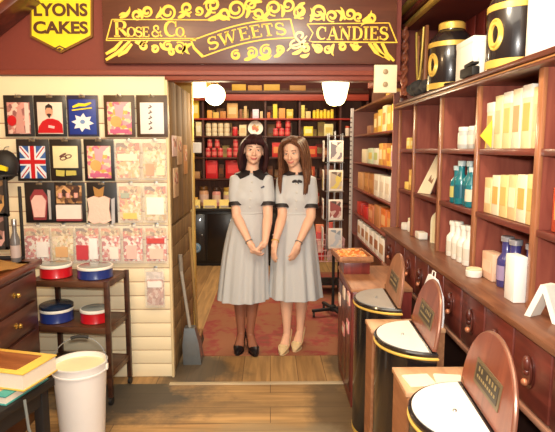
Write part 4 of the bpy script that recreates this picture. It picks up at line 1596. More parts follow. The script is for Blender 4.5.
# ------------------------------------------------------------------ bins along the counter
BINB = mat((24, 22, 24), 0.22, 0, 0.2, coat=0.6)
LIDW = wood((112, 52, 36), (146, 76, 54), 'z', 0.35, scale=10, coat=0.3)
def bin_(y, label, topm, lid_m, tilt, R_=0.205, x=0.66, rz=-3):
    t = thing('storage_bin', label, 'bin', (x, y, 0), math.radians(rz))
    zt = 0.75
    XBK = 0.012                      # flat back of the D

    def dee(r, back=XBK, nn=40):
        q = [(back, -r), (back, r)]
        return q[:1] + [(-r * 0.985 * math.sin(PI * k / nn), -r * math.cos(PI * k / nn)) for k in range(1, nn)] + q[1:]

    def dloft(m, levels, mi=0, cap=True):
        m.rings([[V((x, y, z)) for x, y in dee(r, XBK + (r - R_))] for r, z in levels], mi, cap)

    m = MB()
    dloft(m, [(R_ - 0.006, 0), (R_, 0.005), (R_, zt - 0.035)])
    m.build('body', BINB, t)
    m = MB()
    dloft(m, [(R_ + 0.0, zt - 0.036), (R_ + 0.006, zt - 0.032), (R_ + 0.007, zt - 0.026), (R_ + 0.002, zt - 0.022)], 0)
    dloft(m, [(R_ - 0.001, zt - 0.022), (R_ + 0.003, zt - 0.020), (R_ + 0.005, zt - 0.010), (R_ + 0.001, zt - 0.004), (R_ - 0.012, zt - 0.003)], 1)
    m.build('rim', [GOLD, BINB], t)
    m = MB()
    dloft(m, [(R_ + 0.0008, 0.0), (R_ + 0.002, 0.004), (R_ + 0.002, 0.02), (R_ + 0.0008, 0.024)])
    m.build('foot_band', GOLD, t)
    m = MB()
    # fixed front half of the top
    xh = -0.018
    q = []
    a0 = math.acos(xh / (R_ - 0.010))
    for i in range(33):
        a = a0 + (2 * PI - 2 * a0) * i / 32
        q.append(((R_ - 0.010) * math.cos(a), (R_ - 0.010) * math.sin(a)))
    m.hprism(q, zt - 0.012, zt)
    m.build('fixed_top', topm, t)
    m = MB()
    m.ball((-0.085, 0.0, zt + 0.002), (0.007, 0.007, 0.005), 10, 6)
    m.build('stud', STEEL, t)
    # hinged rear half, standing open
    Lx = T(xh + 0.012, 0, zt + 0.002) @ rot('Y', tilt)
    hl = 0.228
    q = [(-(R_ - 0.006), 0.0)] + [(-(R_ - 0.006) * math.cos(PI * i / 30), 0.012 + hl * math.sin(PI * i / 30) ** 0.9) for i in range(31)] + [((R_ - 0.006), 0.0)]
    # polygon in local y (width) and z (height), thickness in x
    W = Mx(((0, 1, 0, 0), (1, 0, 0, 0), (0, 0, 1, 0), (0, 0, 0, 1)))
    m = MB()
    m.prism(q, 0.0, 0.016, T=Lx @ W)
    ld = m.build('lid', lid_m, t)
    m = MB()
    m.tube([Lx @ W @ V((a, 0.008, b2)) for a, b2 in q[1:-1]], 0.0065, 8)
    m.build('lid_edge', mat((150, 104, 84), 0.3, 0.3), ld)
    m = MB()
    m.prism([(-0.115, 0.055), (0.10, 0.055), (0.10, 0.135), (-0.115, 0.135)], -0.003, 0.001, T=Lx @ W)
    m.build('plaque', mat((120, 104, 76), 0.4, 0.3), ld)
    m = MB()
    m.prism([(-0.102, 0.067), (0.087, 0.067), (0.087, 0.123), (-0.102, 0.123)], -0.0045, -0.002, T=Lx @ W)
    m.build('plaque_field', mat((66, 58, 48), 0.4, 0.2), ld)
    m = MB()
    for z_, n_ in ((0.103, 7), (0.081, 9)):
        for k in range(n_):
            if n_ == 7 and k == 4:
                continue
            yy = -0.088 + 0.164 * (k + 0.15) / n_
            hh = 0.015 if n_ == 7 else 0.009
            m.prism([(yy, z_), (yy + 0.010, z_), (yy + 0.010, z_ + hh), (yy, z_ + hh)], -0.0055, -0.004, T=Lx @ W)
    m.build('plaque_relief', mat((170, 150, 104), 0.4, 0.4), ld)
    # ornate stay at the far end of the hinge
    m = MB()
    yy = 0.17
    m.tube([(xh + 0.02, yy + 0.01, zt + 0.002), (xh + 0.02, yy + 0.03, zt + 0.015), (xh + 0.05, yy + 0.032, zt + 0.03), (xh + 0.08, yy + 0.02, zt + 0.055), (xh + 0.09, yy + 0.0, zt + 0.09), (xh + 0.075, yy - 0.01, zt + 0.12)], [0.009, 0.012, 0.009, 0.012, 0.010, 0.006], 8)
    m.build('lid_stay', mat((130, 90, 60), 0.35, 0.5), t)
    return t


bin_(1.53, 'black round bin with open wooden lid, nearest the camera, cut by the bottom edge', WHITE, LIDW, 8, 0.222, x=0.652, rz=-4)
bin_(2.21, 'black round bin with open wooden lid and white top, middle of the three', mat((244, 240, 230), 0.35, 0, 0.03), LIDW, 11)
bin_(2.79, 'black round bin with grey top and tan open lid, farthest of the three', mat((176, 172, 168), 0.25, 0.1, 0.08), wood((146, 98, 68), (172, 122, 88), 'z', 0.4, scale=10), 9, 0.205)

def step_box(y0, y1, zt, label):
    t = thing('counter_box', label, 'box', (0.665, (y0 + y1) / 2, 0))
    m = MB()
    m.box(0.485, 0.832, y0, y1, 0, zt - 0.02)
    m.build('carcass', TAN, t, True)  # sides darker than the top board: their shade is put into the colour
    m = MB()
    m.box(0.478, 0.836, y0 - 0.002, y1 + 0.002, zt - 0.02, zt, 0.003)
    m.build('top_board', wood((196, 146, 108), (222, 176, 134), 'y', 0.45), t, True)
    return t


step_box(1.77, 1.985, 0.70, 'narrow tan wooden box with papers between the nearest and middle bins')
step_box(2.423, 2.577, 0.70, 'narrow tan wooden box between the middle and farthest bins')
for k, (x, y, a) in enumerate(((0.55, 1.86, 6), (0.66, 1.86, -9))):
    m = MB()
    m.box(-0.05, 0.05, -0.048, 0.048, 0, 0.002)
    m.box(-0.046, 0.05, -0.046, 0.048, 0.002, 0.004)
    o = m.build('leaflet', PAPER, loc=(x, y, 0.7005), rotz=math.radians(a))
    tag(o, ['white leaflet on the tan box by its aisle edge', 'white leaflet on the tan box, close to the upright lid'][k], 'leaflet', 'leaflets on the tan box')
t = thing('paper_bag', 'white paper bag standing behind the middle bin lid', 'bag', (0.79, 2.50, 0.70))
m = MB()
m.rings([[V((sx * w, sy * d, z)) for sx, sy in ((-1, -1), (1, -1), (1, 1), (-1, 1))] for w, d, z in ((0.038, 0.06, 0), (0.041, 0.062, 0.05), (0.035, 0.062, 0.15), (0.012, 0.064, 0.215), (0.006, 0.062, 0.235))])
m.build('bag_body', mat((236, 238, 242), 0.5, 0, 0.03), t)
m = MB()
m.tube([(0, -0.025, 0.23), (0.004, -0.02, 0.262), (0.004, 0.02, 0.262), (0, 0.025, 0.23)], 0.003, 6)
m.build('handle', WHITE, t)

# ------------------------------------------------------------------ far counter, tray and goods
t = thing('counter', 'reddish brown counter with a tan top between the bins and the twisted post', 'counter', (0.66, 3.34, 0))
m = MB()
m.box(0.485, 0.835, 3.025, 3.62, 0, 0.715, 0.004)
m.build('body', REDWOOD, t, True)
m = MB()
m.box(0.475, 0.838, 3.02, 3.635, 0.715, 0.74, 0.005)
m.build('top_board', TAN, t, True)
m = MB()
for k in range(3):
    m.box(0.477, 0.487, 3.06 + k * 0.19, 3.22 + k * 0.19, 0.08, 0.66, 0.004)
m.build('side_panel', DARKWOOD, t, True)
for k, (y, z, c_) in enumerate(((3.10, 0.62, (236, 170, 160)), (3.12, 0.44, (226, 150, 150)), (3.3, 0.60, (240, 214, 190)), (3.3, 0.36, (206, 130, 120)), (3.5, 0.5, (236, 200, 180)))):
    m = MB()
    m.box(-0.004, 0.004, -0.04, 0.04, 0, 0.075, 0.001, mi=0)
    m.box(-0.0055, -0.003, -0.03, 0.03, 0.02, 0.055, 0.0, mi=1)
    tag(m.build('price_card', [mat(c_, 0.5), PAPER], loc=(0.4725, y, z)), ['pink card high on the counter side nearest the farthest bin', 'pink card low on the counter side nearest the farthest bin', 'cream card high on the middle of the counter side', 'dusky pink card low on the middle of the counter side', 'pale card at the far end of the counter side'][k], 'card', 'cards on the counter side')
t = thing('counter_box', 'small reddish box raising the tray of sweets on the far counter', 'box', (0.565, 3.50, 0.74))
m = MB()
m.box(-0.085, 0.085, -0.125, 0.125, 0.0, 0.075, 0.003)
m.build('carcass', REDWOOD, t)
m = MB()
m.box(-0.09, 0.09, -0.13, 0.13, 0.075, 0.088, 0.003)
m.build('top_board', TAN, t)
t = thing('sweet_tray', 'shallow wooden tray on the far end of the counter', 'tray', (0.545, 3.49, 0.8285), math.radians(4))
m = MB()
m.box(-0.11, 0.11, -0.155, 0.155, 0, 0.008)
for (a, b2, c, d2) in ((-0.11, 0.11, -0.155, -0.147), (-0.11, 0.11, 0.147, 0.155), (-0.11, -0.102, -0.147, 0.147), (0.102, 0.11, -0.147, 0.147)):
    m.box(a, b2, c, d2, 0.0, 0.035, 0.002)
m.build('tray', TAN, t)
# the heap
m = MB()
for k in range(190):
    a, r = rnd.uniform(0, 2 * PI), math.sqrt(rnd.random())
    x, y = 0.088 * r * math.cos(a), 0.13 * r * math.sin(a)
    z = 0.014 + 0.035 * (1 - r) * rnd.random() + 0.012 * rnd.random()
    m.box(-0.013, 0.013, -0.009, 0.009, -0.006, 0.006, 0.002, mi=k % 3, T=T(x, y, z) @ rot('Z', rnd.uniform(0, 180)) @ rot('X', rnd.uniform(-40, 40)))
m.box(-0.095, 0.095, -0.14, 0.14, 0.007, 0.016, mi=0)
o = m.build('orange_sweets', [mat((240, 160, 80), 0.35), mat((232, 130, 66), 0.35), mat((246, 196, 120), 0.35)])
o.location = (0.545, 3.49, 0.8305)
o.rotation_euler = (0, 0, math.radians(4))
tag(o, 'heap of orange wrapped sweets filling the shallow tray', 'sweets', kind='stuff')

XF, Y0F, Y1F = 0.95, 4.145, 6.10
FZ = [0.60, 0.84, 1.12, 1.41, 1.70, 1.985]
t = thing('shelf_unit', 'open dark wooden wall shelves beyond the twisted post', 'shelves', (1.15, 5.1, 0))
m = MB()
m.box(XF + 0.02, 1.36, Y0F, Y1F, 0, FZ[0] - 0.02)
m.build('base_cupboard', DARKWOOD_Y, t, True)
for k, z in enumerate(FZ):
    m = MB()
    m.box(XF, 1.36, Y0F, Y1F - 0.02, z - 0.02, z - 0.002, 0.003)
    m.build('shelf_board', LEDGEWOOD if k == 5 else REDWOOD_Y, t, True)
m = MB()
m.box(1.34, 1.36, Y0F, Y1F, FZ[0], FZ[5])
m.build('back_board', DARKWOOD, t, True)
for y in (Y0F - 0.022, 5.1, Y1F - 0.02):
    m = MB()
    m.box(XF + (0.02 if y == 5.1 else 0.0), 1.36, y, y + 0.02, FZ[0] - 0.02 if y != 5.1 else FZ[0] - 0.001, FZ[5] - (0.021 if y == 5.1 else 0))
    if y != 5.1:
        m.build('end_panel', mat((150, 96, 84), 0.5), t, True)
    else:
        m.bm.free()
m = MB()
m.box(XF - 0.035, XF - 0.001, Y1F - 0.03, Y1F, 0.0, FZ[5] + 0.02, 0.003)
pst = m.build('corner_post', mat((214, 206, 200), 0.4), t, True)
m = MB()
for k in range(22):
    z = 0.8 + k * 0.052
    m.box(XF - 0.0375, XF - 0.02, Y1F - 0.0325, Y1F - 0.02, z, z + 0.014)
m.build('slots', mat((120, 110, 110), 0.5), pst, True)

RANKS = 'first second third fourth fifth sixth seventh eighth'.split()
def far_row(zi, items, where):
    for k, (y, sy, h, c_, lc, nm, cn) in enumerate(items):
        carton(nm, '%s, %s from the near end, %s' % (cn, RANKS[k], where), XF + 0.075, y, FZ[zi] - 0.001, 0.09, sy, h, mat(c_, 0.5, 0, 0.08), mat(lc, 0.5) if lc else None, 'goods on the ' + where, cat='box')


far_row(4, [(4.25, 0.13, 0.21, (236, 200, 90), (250, 236, 190), 'sweet_packet', 'yellow packet'), (4.42, 0.14, 0.20, (214, 166, 70), (240, 214, 150), 'sweet_packet', 'golden packet'), (4.60, 0.15, 0.22, (240, 226, 180), (214, 150, 80), 'sweet_packet', 'cream packet'),
            (4.79, 0.16, 0.20, (230, 190, 80), (246, 232, 180), 'sweet_packet', 'yellow packet with pale label'), (4.98, 0.15, 0.18, (196, 140, 60), (240, 220, 160), 'sweet_packet', 'amber packet'), (5.3, 0.2, 0.08, (160, 110, 80), None, 'sweet_packet', 'low brown packet')], 'top far shelf')
far_row(3, [(4.25, 0.12, 0.17, (246, 226, 190), (196, 150, 190), 'sweet_packet', 'cream packet with a lilac label'), (4.40, 0.13, 0.15, (226, 176, 70), (196, 120, 60), 'sweet_packet', 'yellow packet'), (4.56, 0.13, 0.19, (206, 136, 70), (240, 200, 130), 'sweet_packet', 'orange packet'), (4.72, 0.15, 0.19, (226, 176, 90), (246, 226, 190), 'sweet_packet', 'gold packet'),
            (4.93, 0.2, 0.15, (240, 236, 220), (196, 206, 130), 'sweet_packet', 'white packet with a green label'), (5.2, 0.24, 0.15, (206, 220, 190), (226, 200, 110), 'sweet_packet', 'pale green packet'), (5.55, 0.26, 0.14, (240, 226, 190), None, 'sweet_packet', 'cream carton')], 'second highest far shelf')
far_row(2, [(4.24, 0.1, 0.24, (246, 240, 230), None, 'sweet_packet', 'tall white carton'), (4.42, 0.18, 0.20, (244, 236, 224), (226, 210, 190), 'sweet_packet', 'white carton'), (4.64, 0.2, 0.20, (240, 232, 216), (230, 214, 196), 'sweet_packet', 'off-white carton'), (4.88, 0.2, 0.20, (246, 238, 220), (220, 200, 180), 'sweet_packet', 'pale carton'),
            (5.13, 0.22, 0.19, (176, 116, 66), (196, 140, 84), 'sweet_packet', 'brown carton'), (5.4, 0.24, 0.19, (190, 130, 76), (206, 150, 90), 'sweet_packet', 'light brown carton'), (5.75, 0.3, 0.18, (214, 160, 110), None, 'sweet_packet', 'tan carton')], 'middle far shelf')
far_row(1, [(4.30, 0.2, 0.20, (232, 132, 66), (240, 176, 110), 'sweet_packet', 'orange packet'), (4.54, 0.2, 0.20, (226, 120, 56), (244, 190, 130), 'sweet_packet', 'deep orange packet'), (4.82, 0.24, 0.20, (206, 140, 90), None, 'sweet_packet', 'tan packet'), (5.12, 0.24, 0.17, (206, 120, 80), (226, 160, 120), 'sweet_packet', 'brick packet'), (5.45, 0.26, 0.12, (206, 50, 46), None, 'sweet_packet', 'red packet'), (5.8, 0.26, 0.13, (196, 60, 50), None, 'sweet_packet', 'dark red packet')], 'second lowest far shelf')
for k in range(7):
    y = 4.27 + k * 0.23
    carton('carton', 'white carton with a %s, %s from the near end, lowest far shelf' % (['tan panel', 'tan panel', 'brown panel', 'brown panel', 'tan panel', 'brown panel', 'tan panel'][k], RANKS[k]), XF + 0.06, y, FZ[0] - 0.001, 0.10, 0.2, 0.185, mat((246, 240, 232), 0.5, 0, 0.03), mat((206, 160, 120), 0.5) if k in (0, 1, 4, 6) else mat((176, 116, 84), 0.5), 'white cartons on the lowest far shelf')
# on top of the far shelves: box and boards
carton('carton', 'long dark brown box lying on top of the far wall shelves', 1.1, 5.1, FZ[5] - 0.001, 0.16, 0.6, 0.12, mat((110, 66, 44), 0.5), None)
carton('carton', 'yellowish carton on top of the far wall shelves behind the white board', 1.08, 4.55, FZ[5] - 0.001, 0.14, 0.3, 0.14, mat((226, 180, 90), 0.5), None)
# cream board with two round holes, on the end of the header
p0_, p1_ = at(373.5, 93, 3.42), at(397, 65, 3.42)
t = thing('switch_board', 'cream board with two round bosses at the right end of the header', 'board', ((p0_.x + p1_.x) / 2, 3.42, p0_.z))
m = MB()
wb, hb_ = (p1_.x - p0_.x) / 2, p1_.z - p0_.z
m.box(-wb, wb, -0.012, 0.012, 0.0, hb_, 0.004)
m.box(-wb * 0.8, wb * 0.8, 0.012, YW - 3.42 - 0.031, hb_ * 0.6, hb_ * 0.95)
m.build('board', mat((240, 226, 190), 0.5), t)
for z in (hb_ * 0.3, hb_ * 0.75):
    m = MB()
    m.lathe([(0.016, 0), (0.016, 0.008), (0.010, 0.012), (0.001, 0.012)], seg=18, T=T(-0.002, -0.011, z) @ rot('X', 90))
    m.build('boss', mat((170, 146, 110), 0.4), t)
XPX = 0.01343
def bx(px):
    return (px - 270) * XPX + 0.0


def hz(px):
    return px * XPX


# ------------------------------------------------------------------ back wall shelves
YK = 7.22            # front edge of the back shelves
KX0, KX1 = -1.45, 1.32
KZ = {'a': 1.96, 'b': 1.725, 'c': 1.44, 'd': 1.15}
t = thing('shelf_unit', 'tall dark wall shelves across the back of the shop', 'shelves', (0, 7.45, 0))
KW = wood((66, 34, 26), (92, 50, 36), 'x', 0.45)
m = MB()
m.box(KX0, KX1, 7.64, 7.66, 0.0, 2.4)
m.build('back_board', wood((96, 58, 42), (124, 78, 54), 'z', 0.6), t, True)
for k, z in KZ.items():
    m = MB()
    m.box(KX0, KX1, YK, 7.64, z - 0.022, z, 0.003)
    m.build('shelf_board', wood((150, 40, 36), (176, 58, 48), 'x', 0.4) if k == 'a' else KW, t, True)
m = MB()
m.box(KX0, KX1, YK - 0.02, 7.64, 0.77 - 0.03, 0.77, 0.003)
m.build('counter_board', KW, t, True)
for x in (-1.46, bx(203.2), bx(265.5), bx(299.8), 0.95, 1.31):
    m = MB()
    m.box(x - 0.012, x + 0.012, YK + 0.004, 7.638, 0.0 if abs(x) > 1.2 else KZ['d'] - 0.002, 2.28)
    m.build('upright', KW, t, True)
m = MB()
m.box(KX0, KX1, YK - 0.03, YK + 0.02, 2.19, 2.28, 0.006, mi=0)
m.box(KX0, KX1, YK - 0.05, 7.64, 2.28, 2.32, 0.006, mi=1)
m.build('cornice', [wood((150, 58, 44), (176, 76, 56), 'x', 0.4), KW], t, True)



def kgood(shape, x0, x1, hpx, shelf, label, c_, lidc=None, group=None, labc=None, dy=0.0, base=0.0, cat=None, name=None):
    xc, w, h = (bx(x0) + bx(x1)) / 2, hz(x1 - x0), hz(hpx)
    z = (0.77 if shelf == 'k' else KZ[shelf]) + 0.0005 + base
    y = YK + 0.03 + w / 2 + dy
    if shape == 'tin':
        return jar(name or 'tin', label, xc, y, z, w / 2 * 0.97, h, mat(c_, 0.3, 0, 0.08), mat(lidc or c_, 0.3), group, mat(labc, 0.4) if labc else None, cat or 'tin')
    return carton(name or 'box', label, xc, y, z, w * 0.96, min(w, 0.14), h, mat(c_, 0.45, 0, 0.08), mat(labc, 0.5) if labc else None, group, cat=cat or 'box', face='-y', top=mat(lidc, 0.5) if lidc else None)


# top shelf (a): yellowish boxes and packets under the cornice
A = [(183, 190, 17, (246, 214, 40), None), (192, 199, 18, (240, 206, 50), (250, 236, 150)), (207, 212, 8, (236, 170, 70), None), (213, 219, 6, (226, 190, 90), None),
     (220, 226, 7, (196, 130, 60), None), (227, 238, 15, (214, 170, 100), (236, 200, 140)), (239.5, 242, 9, (150, 96, 60), None), (244, 247, 12, (214, 180, 120), None), (252.5, 259, 9, (232, 220, 236), (246, 240, 250)),
     (260, 263, 7, (226, 200, 150), None), (267, 270.5, 6, (206, 120, 56), None), (273, 277.5, 14, (246, 220, 60), None), (279, 285.5, 10, (226, 160, 80), None), (286.5, 293.5, 9, (214, 186, 60), (240, 220, 120)), (301.3, 305, 13, (240, 224, 110), None),
     (306, 311, 7, (240, 210, 140), None)]
for k, (a, b2, h, c_, lb) in enumerate(A):
    kgood('box', a, b2, h, 'a', '%s box or packet on the back wall\'s top shelf, %s from the left' % (('yellow' if c_[0] > 235 else 'tan') if c_[1] > 140 else 'brown', (ORD + ['thirteenth', 'fourteenth', 'fifteenth', 'sixteenth'])[k]), c_, None, 'boxes on the back wall top shelf', lb)
for k in range(6):
    kgood('tin', 313 + k * 3.6, 316.4 + k * 3.6, 8 + (k % 2), 'a', 'small yellow tin, %s from the left in the row beside the bell lamp' % ORD[k], (246, 222, 60), (236, 200, 80), 'small yellow tins on the top shelf')
# second shelf (b): cream tins three high, plate, red pyramid
kgood('tin', 187, 193, 9, 'b', 'white squat tin left of the tall cream one on the back wall', (240, 232, 226), (206, 60, 60))
kgood('box', 195.5, 201.5, 14, 'b', 'tall cream box on the second back shelf left of the stacked cream tins', (240, 226, 170), None, None, (246, 240, 210))
for i in range(4):
    for j in range(3):
        a = 205 + i * 6.2
        kgood('tin', a, a + 5.8, 4.25, 'b', 'cream tin in the stack above the red tins, %s row, %s from the left' % (['bottom', 'middle', 'top'][j], ORD[i]), (240, 226, 190), (226, 200, 150), 'stacked cream tins', base=j * hz(4.3))
kgood('tin', 232, 237.5, 9, 'b', 'red tin between the stacked cream tins and the paler box', (206, 50, 56), (226, 120, 110))
kgood('box', 239, 246.5, 11, 'b', 'pale cream box left of the round white plate', (240, 220, 170), None, None, (226, 196, 140))
p = at(255.5, 128, YK + 0.06)
t = thing('plate', 'round white plate with a printed centre propped on the second back shelf', 'plate', (bx(255.5), YK + 0.07, KZ['b']))
m = MB()
TT = T(0, 0.0, 0.103) @ rot('X', 78)
m.lathe([(0.001, 0.0), (0.06, 0.0), (0.075, 0.008), (0.1, 0.014), (0.101, 0.018), (0.07, 0.013), (0.001, 0.008)], seg=36, T=TT)
m.build('rim', mat((246, 240, 226), 0.3), t)
m = MB()
m.lathe([(0.001, 0.0135), (0.055, 0.0135), (0.055, 0.008)], seg=28, T=TT)
m.build('printed_centre', confetti([(240, 220, 190), (196, 110, 80), (236, 226, 206), (206, 160, 90)], 26), t)
for j, row in enumerate(((273, 279, 285), (276, 285.5))):
    for i, a in enumerate(row):
        kgood('tin', a, a + 5.6, 7.6, 'b', 'red tin above the long-haired woman, pyramid\'s %s row, %s from the left' % (['lower', 'upper'][j], ORD[i]), (208, 44, 54), (230, 110, 110), 'red tins in the pyramid', (226, 110, 100), base=j * hz(7.7))
kgood('box', 304, 313.5, 9.5, 'b', 'rounded yellow box on the second back shelf beyond the red pyramid', (244, 224, 70), None, None, (250, 240, 160))
kgood('box', 324.5, 334, 12, 'b', 'pale cream box below the bell lamp on the second back shelf', (240, 230, 160), None, None, (226, 206, 110))
kgood('tin', 346, 351, 10, 'b', 'cream tin at the right end of the second back shelf', (240, 224, 200), (214, 90, 60))
# third shelf (c): red tins two high
lo = [204.6, 210.7, 217.0, 226.0, 232.6]
for i, a in enumerate(lo):
    kgood('tin', a, a + 5.4, 9.2, 'c', 'red tin in the lower row left of the dark-haired woman, %s from the left' % ORD[i], (202, 44, 54), (226, 120, 112), 'red tins two high', (222, 120, 110))
for i, a in enumerate((206.5, 214.0, 232.6)):
    kgood('tin', a, a + 5.2, 8.6, 'c', 'red tin in the upper row left of the dark-haired woman, %s from the left' % ORD[i], (206, 48, 58), (230, 130, 120), 'red tins two high', (222, 120, 110), base=hz(9.25))
kgood('box', 272, 282.5, 14.5, 'c', 'red box with a yellow label between the two women\'s heads', (206, 50, 44), None, None, (232, 150, 80))
kgood('box', 304, 318, 11, 'c', 'red and orange box on the third back shelf right of the long-haired woman', (206, 62, 42), None, None, (226, 130, 60))
kgood('box', 323, 331, 9, 'c', 'brown box behind the card rack on the third back shelf', (140, 86, 60), None, None, (190, 140, 100))
# fourth shelf (d): red presentation bags
for k, (a, b2) in enumerate(((204.5, 217), (224.5, 240))):
    kgood('box', a, b2, 18.5, 'd', ['large red gift bag left on the fourth back shelf', 'wider red gift bag behind the dark-haired woman\'s shoulder'][k], (206, 26, 34), None, 'red bags on the fourth back shelf', (232, 70, 70), cat='bag', name='gift_bag')
kgood('box', 187, 199, 7, 'd', 'low tan box at the left end of the fourth back shelf', (176, 130, 80), None)
kgood('box', 301, 316, 12, 'd', 'red and brown packet behind the long-haired woman\'s shoulder', (190, 80, 50), None, None, (220, 140, 80))
kgood('box', 325, 337, 13, 'd', 'dark box behind the card rack on the fourth back shelf', (96, 56, 44), None, None, (176, 120, 90))
# second rank: plainer boxes and tins standing behind, seen in the gaps
rb = random.Random(21)
BC = [(206, 120, 70), (226, 186, 120), (170, 60, 50), (190, 140, 90), (150, 96, 66), (236, 206, 120), (196, 160, 130)]
BN = ['orange-brown', 'pale tan', 'dark red', 'tan', 'brown', 'pale yellow', 'beige']
for sh_, hmax, nm in (('a', 15, 'highest'), ('b', 15, 'second'), ('c', 15, 'third'), ('d', 14, 'fourth')):
    px, k = 206.5 if sh_ == 'a' else 205, 0
    while px < 336:
        w = rb.uniform(5.5, 9.5)
        clash = [u_ for u_ in (203.2, 265.5, 299.8, 340.7) if px - 1.2 < u_ < px + w + 1.2]
        if clash:
            px = clash[0] + 1.4
            continue
        ci = rb.randrange(7)
        if k < 14 and rb.random() < 0.85:
            xc = (bx(px) + bx(px + w)) / 2
            hh_ = hz(rb.uniform(7, hmax))
            lc = BC[(ci + 3) % 7]
            carton('box', '%s box in the rear rank of the %s back shelf, %s from the left' % (BN[ci], nm, (ORD + ['thirteenth', 'fourteenth'])[k]), xc, 7.53, KZ[sh_] + 0.0005, hz(w) * 0.92, 0.11, hh_, mat(BC[ci], 0.5), mat(lc, 0.5), 'rear rank of the back shelves', face='-y')
            k += 1
        px += w + rb.uniform(0.3, 2.0)
# jars on the counter board
for k, (a, b2, h, c_, lc) in enumerate(((197, 207, 20, (222, 170, 130), (110, 76, 40)), (210.5, 219.5, 19, (232, 160, 150), (70, 50, 40)), (222, 231, 19, (240, 220, 140), (190, 150, 60)))):
    kgood('tin', a, b2, h, 'k', ['glass jar of mixed brown sweets with a dark gold lid', 'glass jar of pink sweets with a black lid', 'glass jar of yellow sweets with a gold lid'][k] + ' on the back counter', c_, lc, 'sweet jars on the back counter', (236, 200, 180), cat='jar', name='sweet_jar', dy=0.0)
for k, (a, b2, h) in enumerate(((301, 310, 18), (313, 321, 17))):
    kgood('tin', a, b2, h, 'k', ['glass jar of orange sweets right of the long-haired woman', 'glass jar of red sweets beside the card rack'][k], [(226, 130, 70), (196, 60, 50)][k], (120, 84, 40), 'sweet jars on the back counter', (236, 190, 150), cat='jar', name='sweet_jar', dy=0.0)
# goods on top of the cornice
for k, (a, b2, h, c_) in enumerate(((232, 246, 7, (226, 180, 60)), (248, 262, 6, (206, 150, 70)), (264, 280, 7, (220, 176, 70)), (200, 214, 9, (236, 200, 80)), (290, 306, 6, (190, 140, 70)))):
    xc, w = (bx(a) + bx(b2)) / 2, hz(b2 - a)
    carton('box', 'flat yellowish box lying on top of the back shelves, %s' % ['third from the left', 'fourth from the left', 'second from the right', 'leftmost behind the twin lamps', 'rightmost'][k], xc, YK + 0.2, 2.3205, w, 0.25, hz(h), mat(c_, 0.5), None, 'boxes on top of the back shelves', cat='box')

# black range in front of the counter board
t = thing('range_cabinet', 'black low cabinet with a round blue label below the jars', 'cabinet', (-0.62, 7.0, 0))
m = MB()
m.box(-1.32, 0.1, 6.95, 7.19, 0.03, 0.74, 0.006)
m.build('body', mat((26, 26, 28), 0.35, 0, 0.2), t, True)
m = MB()
m.box(-1.34, 0.12, 6.91, 7.195, 0.74, 0.775, 0.006)
m.build('top', MATBLACK, t, True)
m = MB()
m.box(-1.30, 0.08, 6.97, 7.18, 0, 0.03)
m.build('plinth', MATBLACK, t, True)
for x0 in (-1.30, -0.83, -0.36):
    m = MB()
    m.box(x0, x0 + 0.44, 6.938, 6.952, 0.07, 0.70, 0.006)
    d = m.build('door', BLACK, t, True)
    m = MB()
    m.ball((x0 + 0.40, 6.93, 0.42), 0.014, 10, 8)
    m.build('knob', STEEL, d, True)
p = at(196, 248, 6.93)
m = MB()
TT = T(p.x, 6.9375, p.z) @ rot('X', 90)
m.lathe([(0.001, 0.003), (0.062, 0.003), (0.066, 0.0), (0.001, 0.0)], seg=30, T=TT)
lb = m.build('round_label', mat((96, 140, 180), 0.4), t, True)
m = MB()
m.lathe([(0.040, 0.0045), (0.048, 0.0045), (0.048, 0.002), (0.040, 0.002)], seg=30, T=TT, cap=False)
m.build('label_ring', mat((190, 206, 216), 0.4), lb, True)
for k, (a, b2, y0, y1) in enumerate(((187.5, 200, 203, 213.5), (203.5, 216.5, 202, 211), (219.5, 231, 202.5, 208.5))):
    pa, pb = at(a, y1, 6.96), at(b2, y0, 6.96)
    t = thing('price_card', 'yellow price card propped on the black cabinet, %s from the left' % ORD[k], 'card', ((pa.x + pb.x) / 2, 6.95, 0.7755), 0, 'yellow price cards')
    w, h = pb.x - pa.x, 0.115
    m = MB()
    m.box(-w / 2, w / 2, -0.002, 0.002, 0, h, T=rot('X', -12))
    m.build('card', mat((246, 224, 130), 0.5), t)
    m = MB()
    m.box(-w / 2 * 0.8, w / 2 * 0.8, 0.001, 0.004, 0, 0.04, T=rot('X', 20))
    m.build('strut', PAPER, t)
# little sweets boxes between cards and jars
for k, (a, c_) in enumerate(((184, (246, 200, 90)), (190, (240, 180, 70)), (234, (230, 190, 110)))):
    carton('sweet_box', 'small yellow box on the black cabinet, %s' % ['farthest left', 'left of the first jar', 'beside the third price card'][k], bx(a + 3) * 0.975, 7.08, 0.7755, 0.075, 0.1, 0.13, mat(c_, 0.5), mat((250, 230, 170), 0.5), 'small yellow boxes on the black cabinet', face='-y')

# ------------------------------------------------------------------ side of the opening
def hung_card(y, z, w, h, c_, label):
    t = thing('leaflet', label, 'leaflet', (-0.655, y, z), 0, 'leaflets on the side of the opening')
    m = MB()
    m.box(0.0, 0.006, -w / 2, w / 2, 0, h, 0.001)
    m.build('sheet', mat(c_, 0.5), t)
    m = MB()
    m.box(0.006, 0.008, -w * 0.35, w * 0.35, h * 0.45, h * 0.85)
    m.build('picture', confetti([c_, (206, 130, 110), (236, 220, 190), (150, 100, 80)], 30), t)
    return t


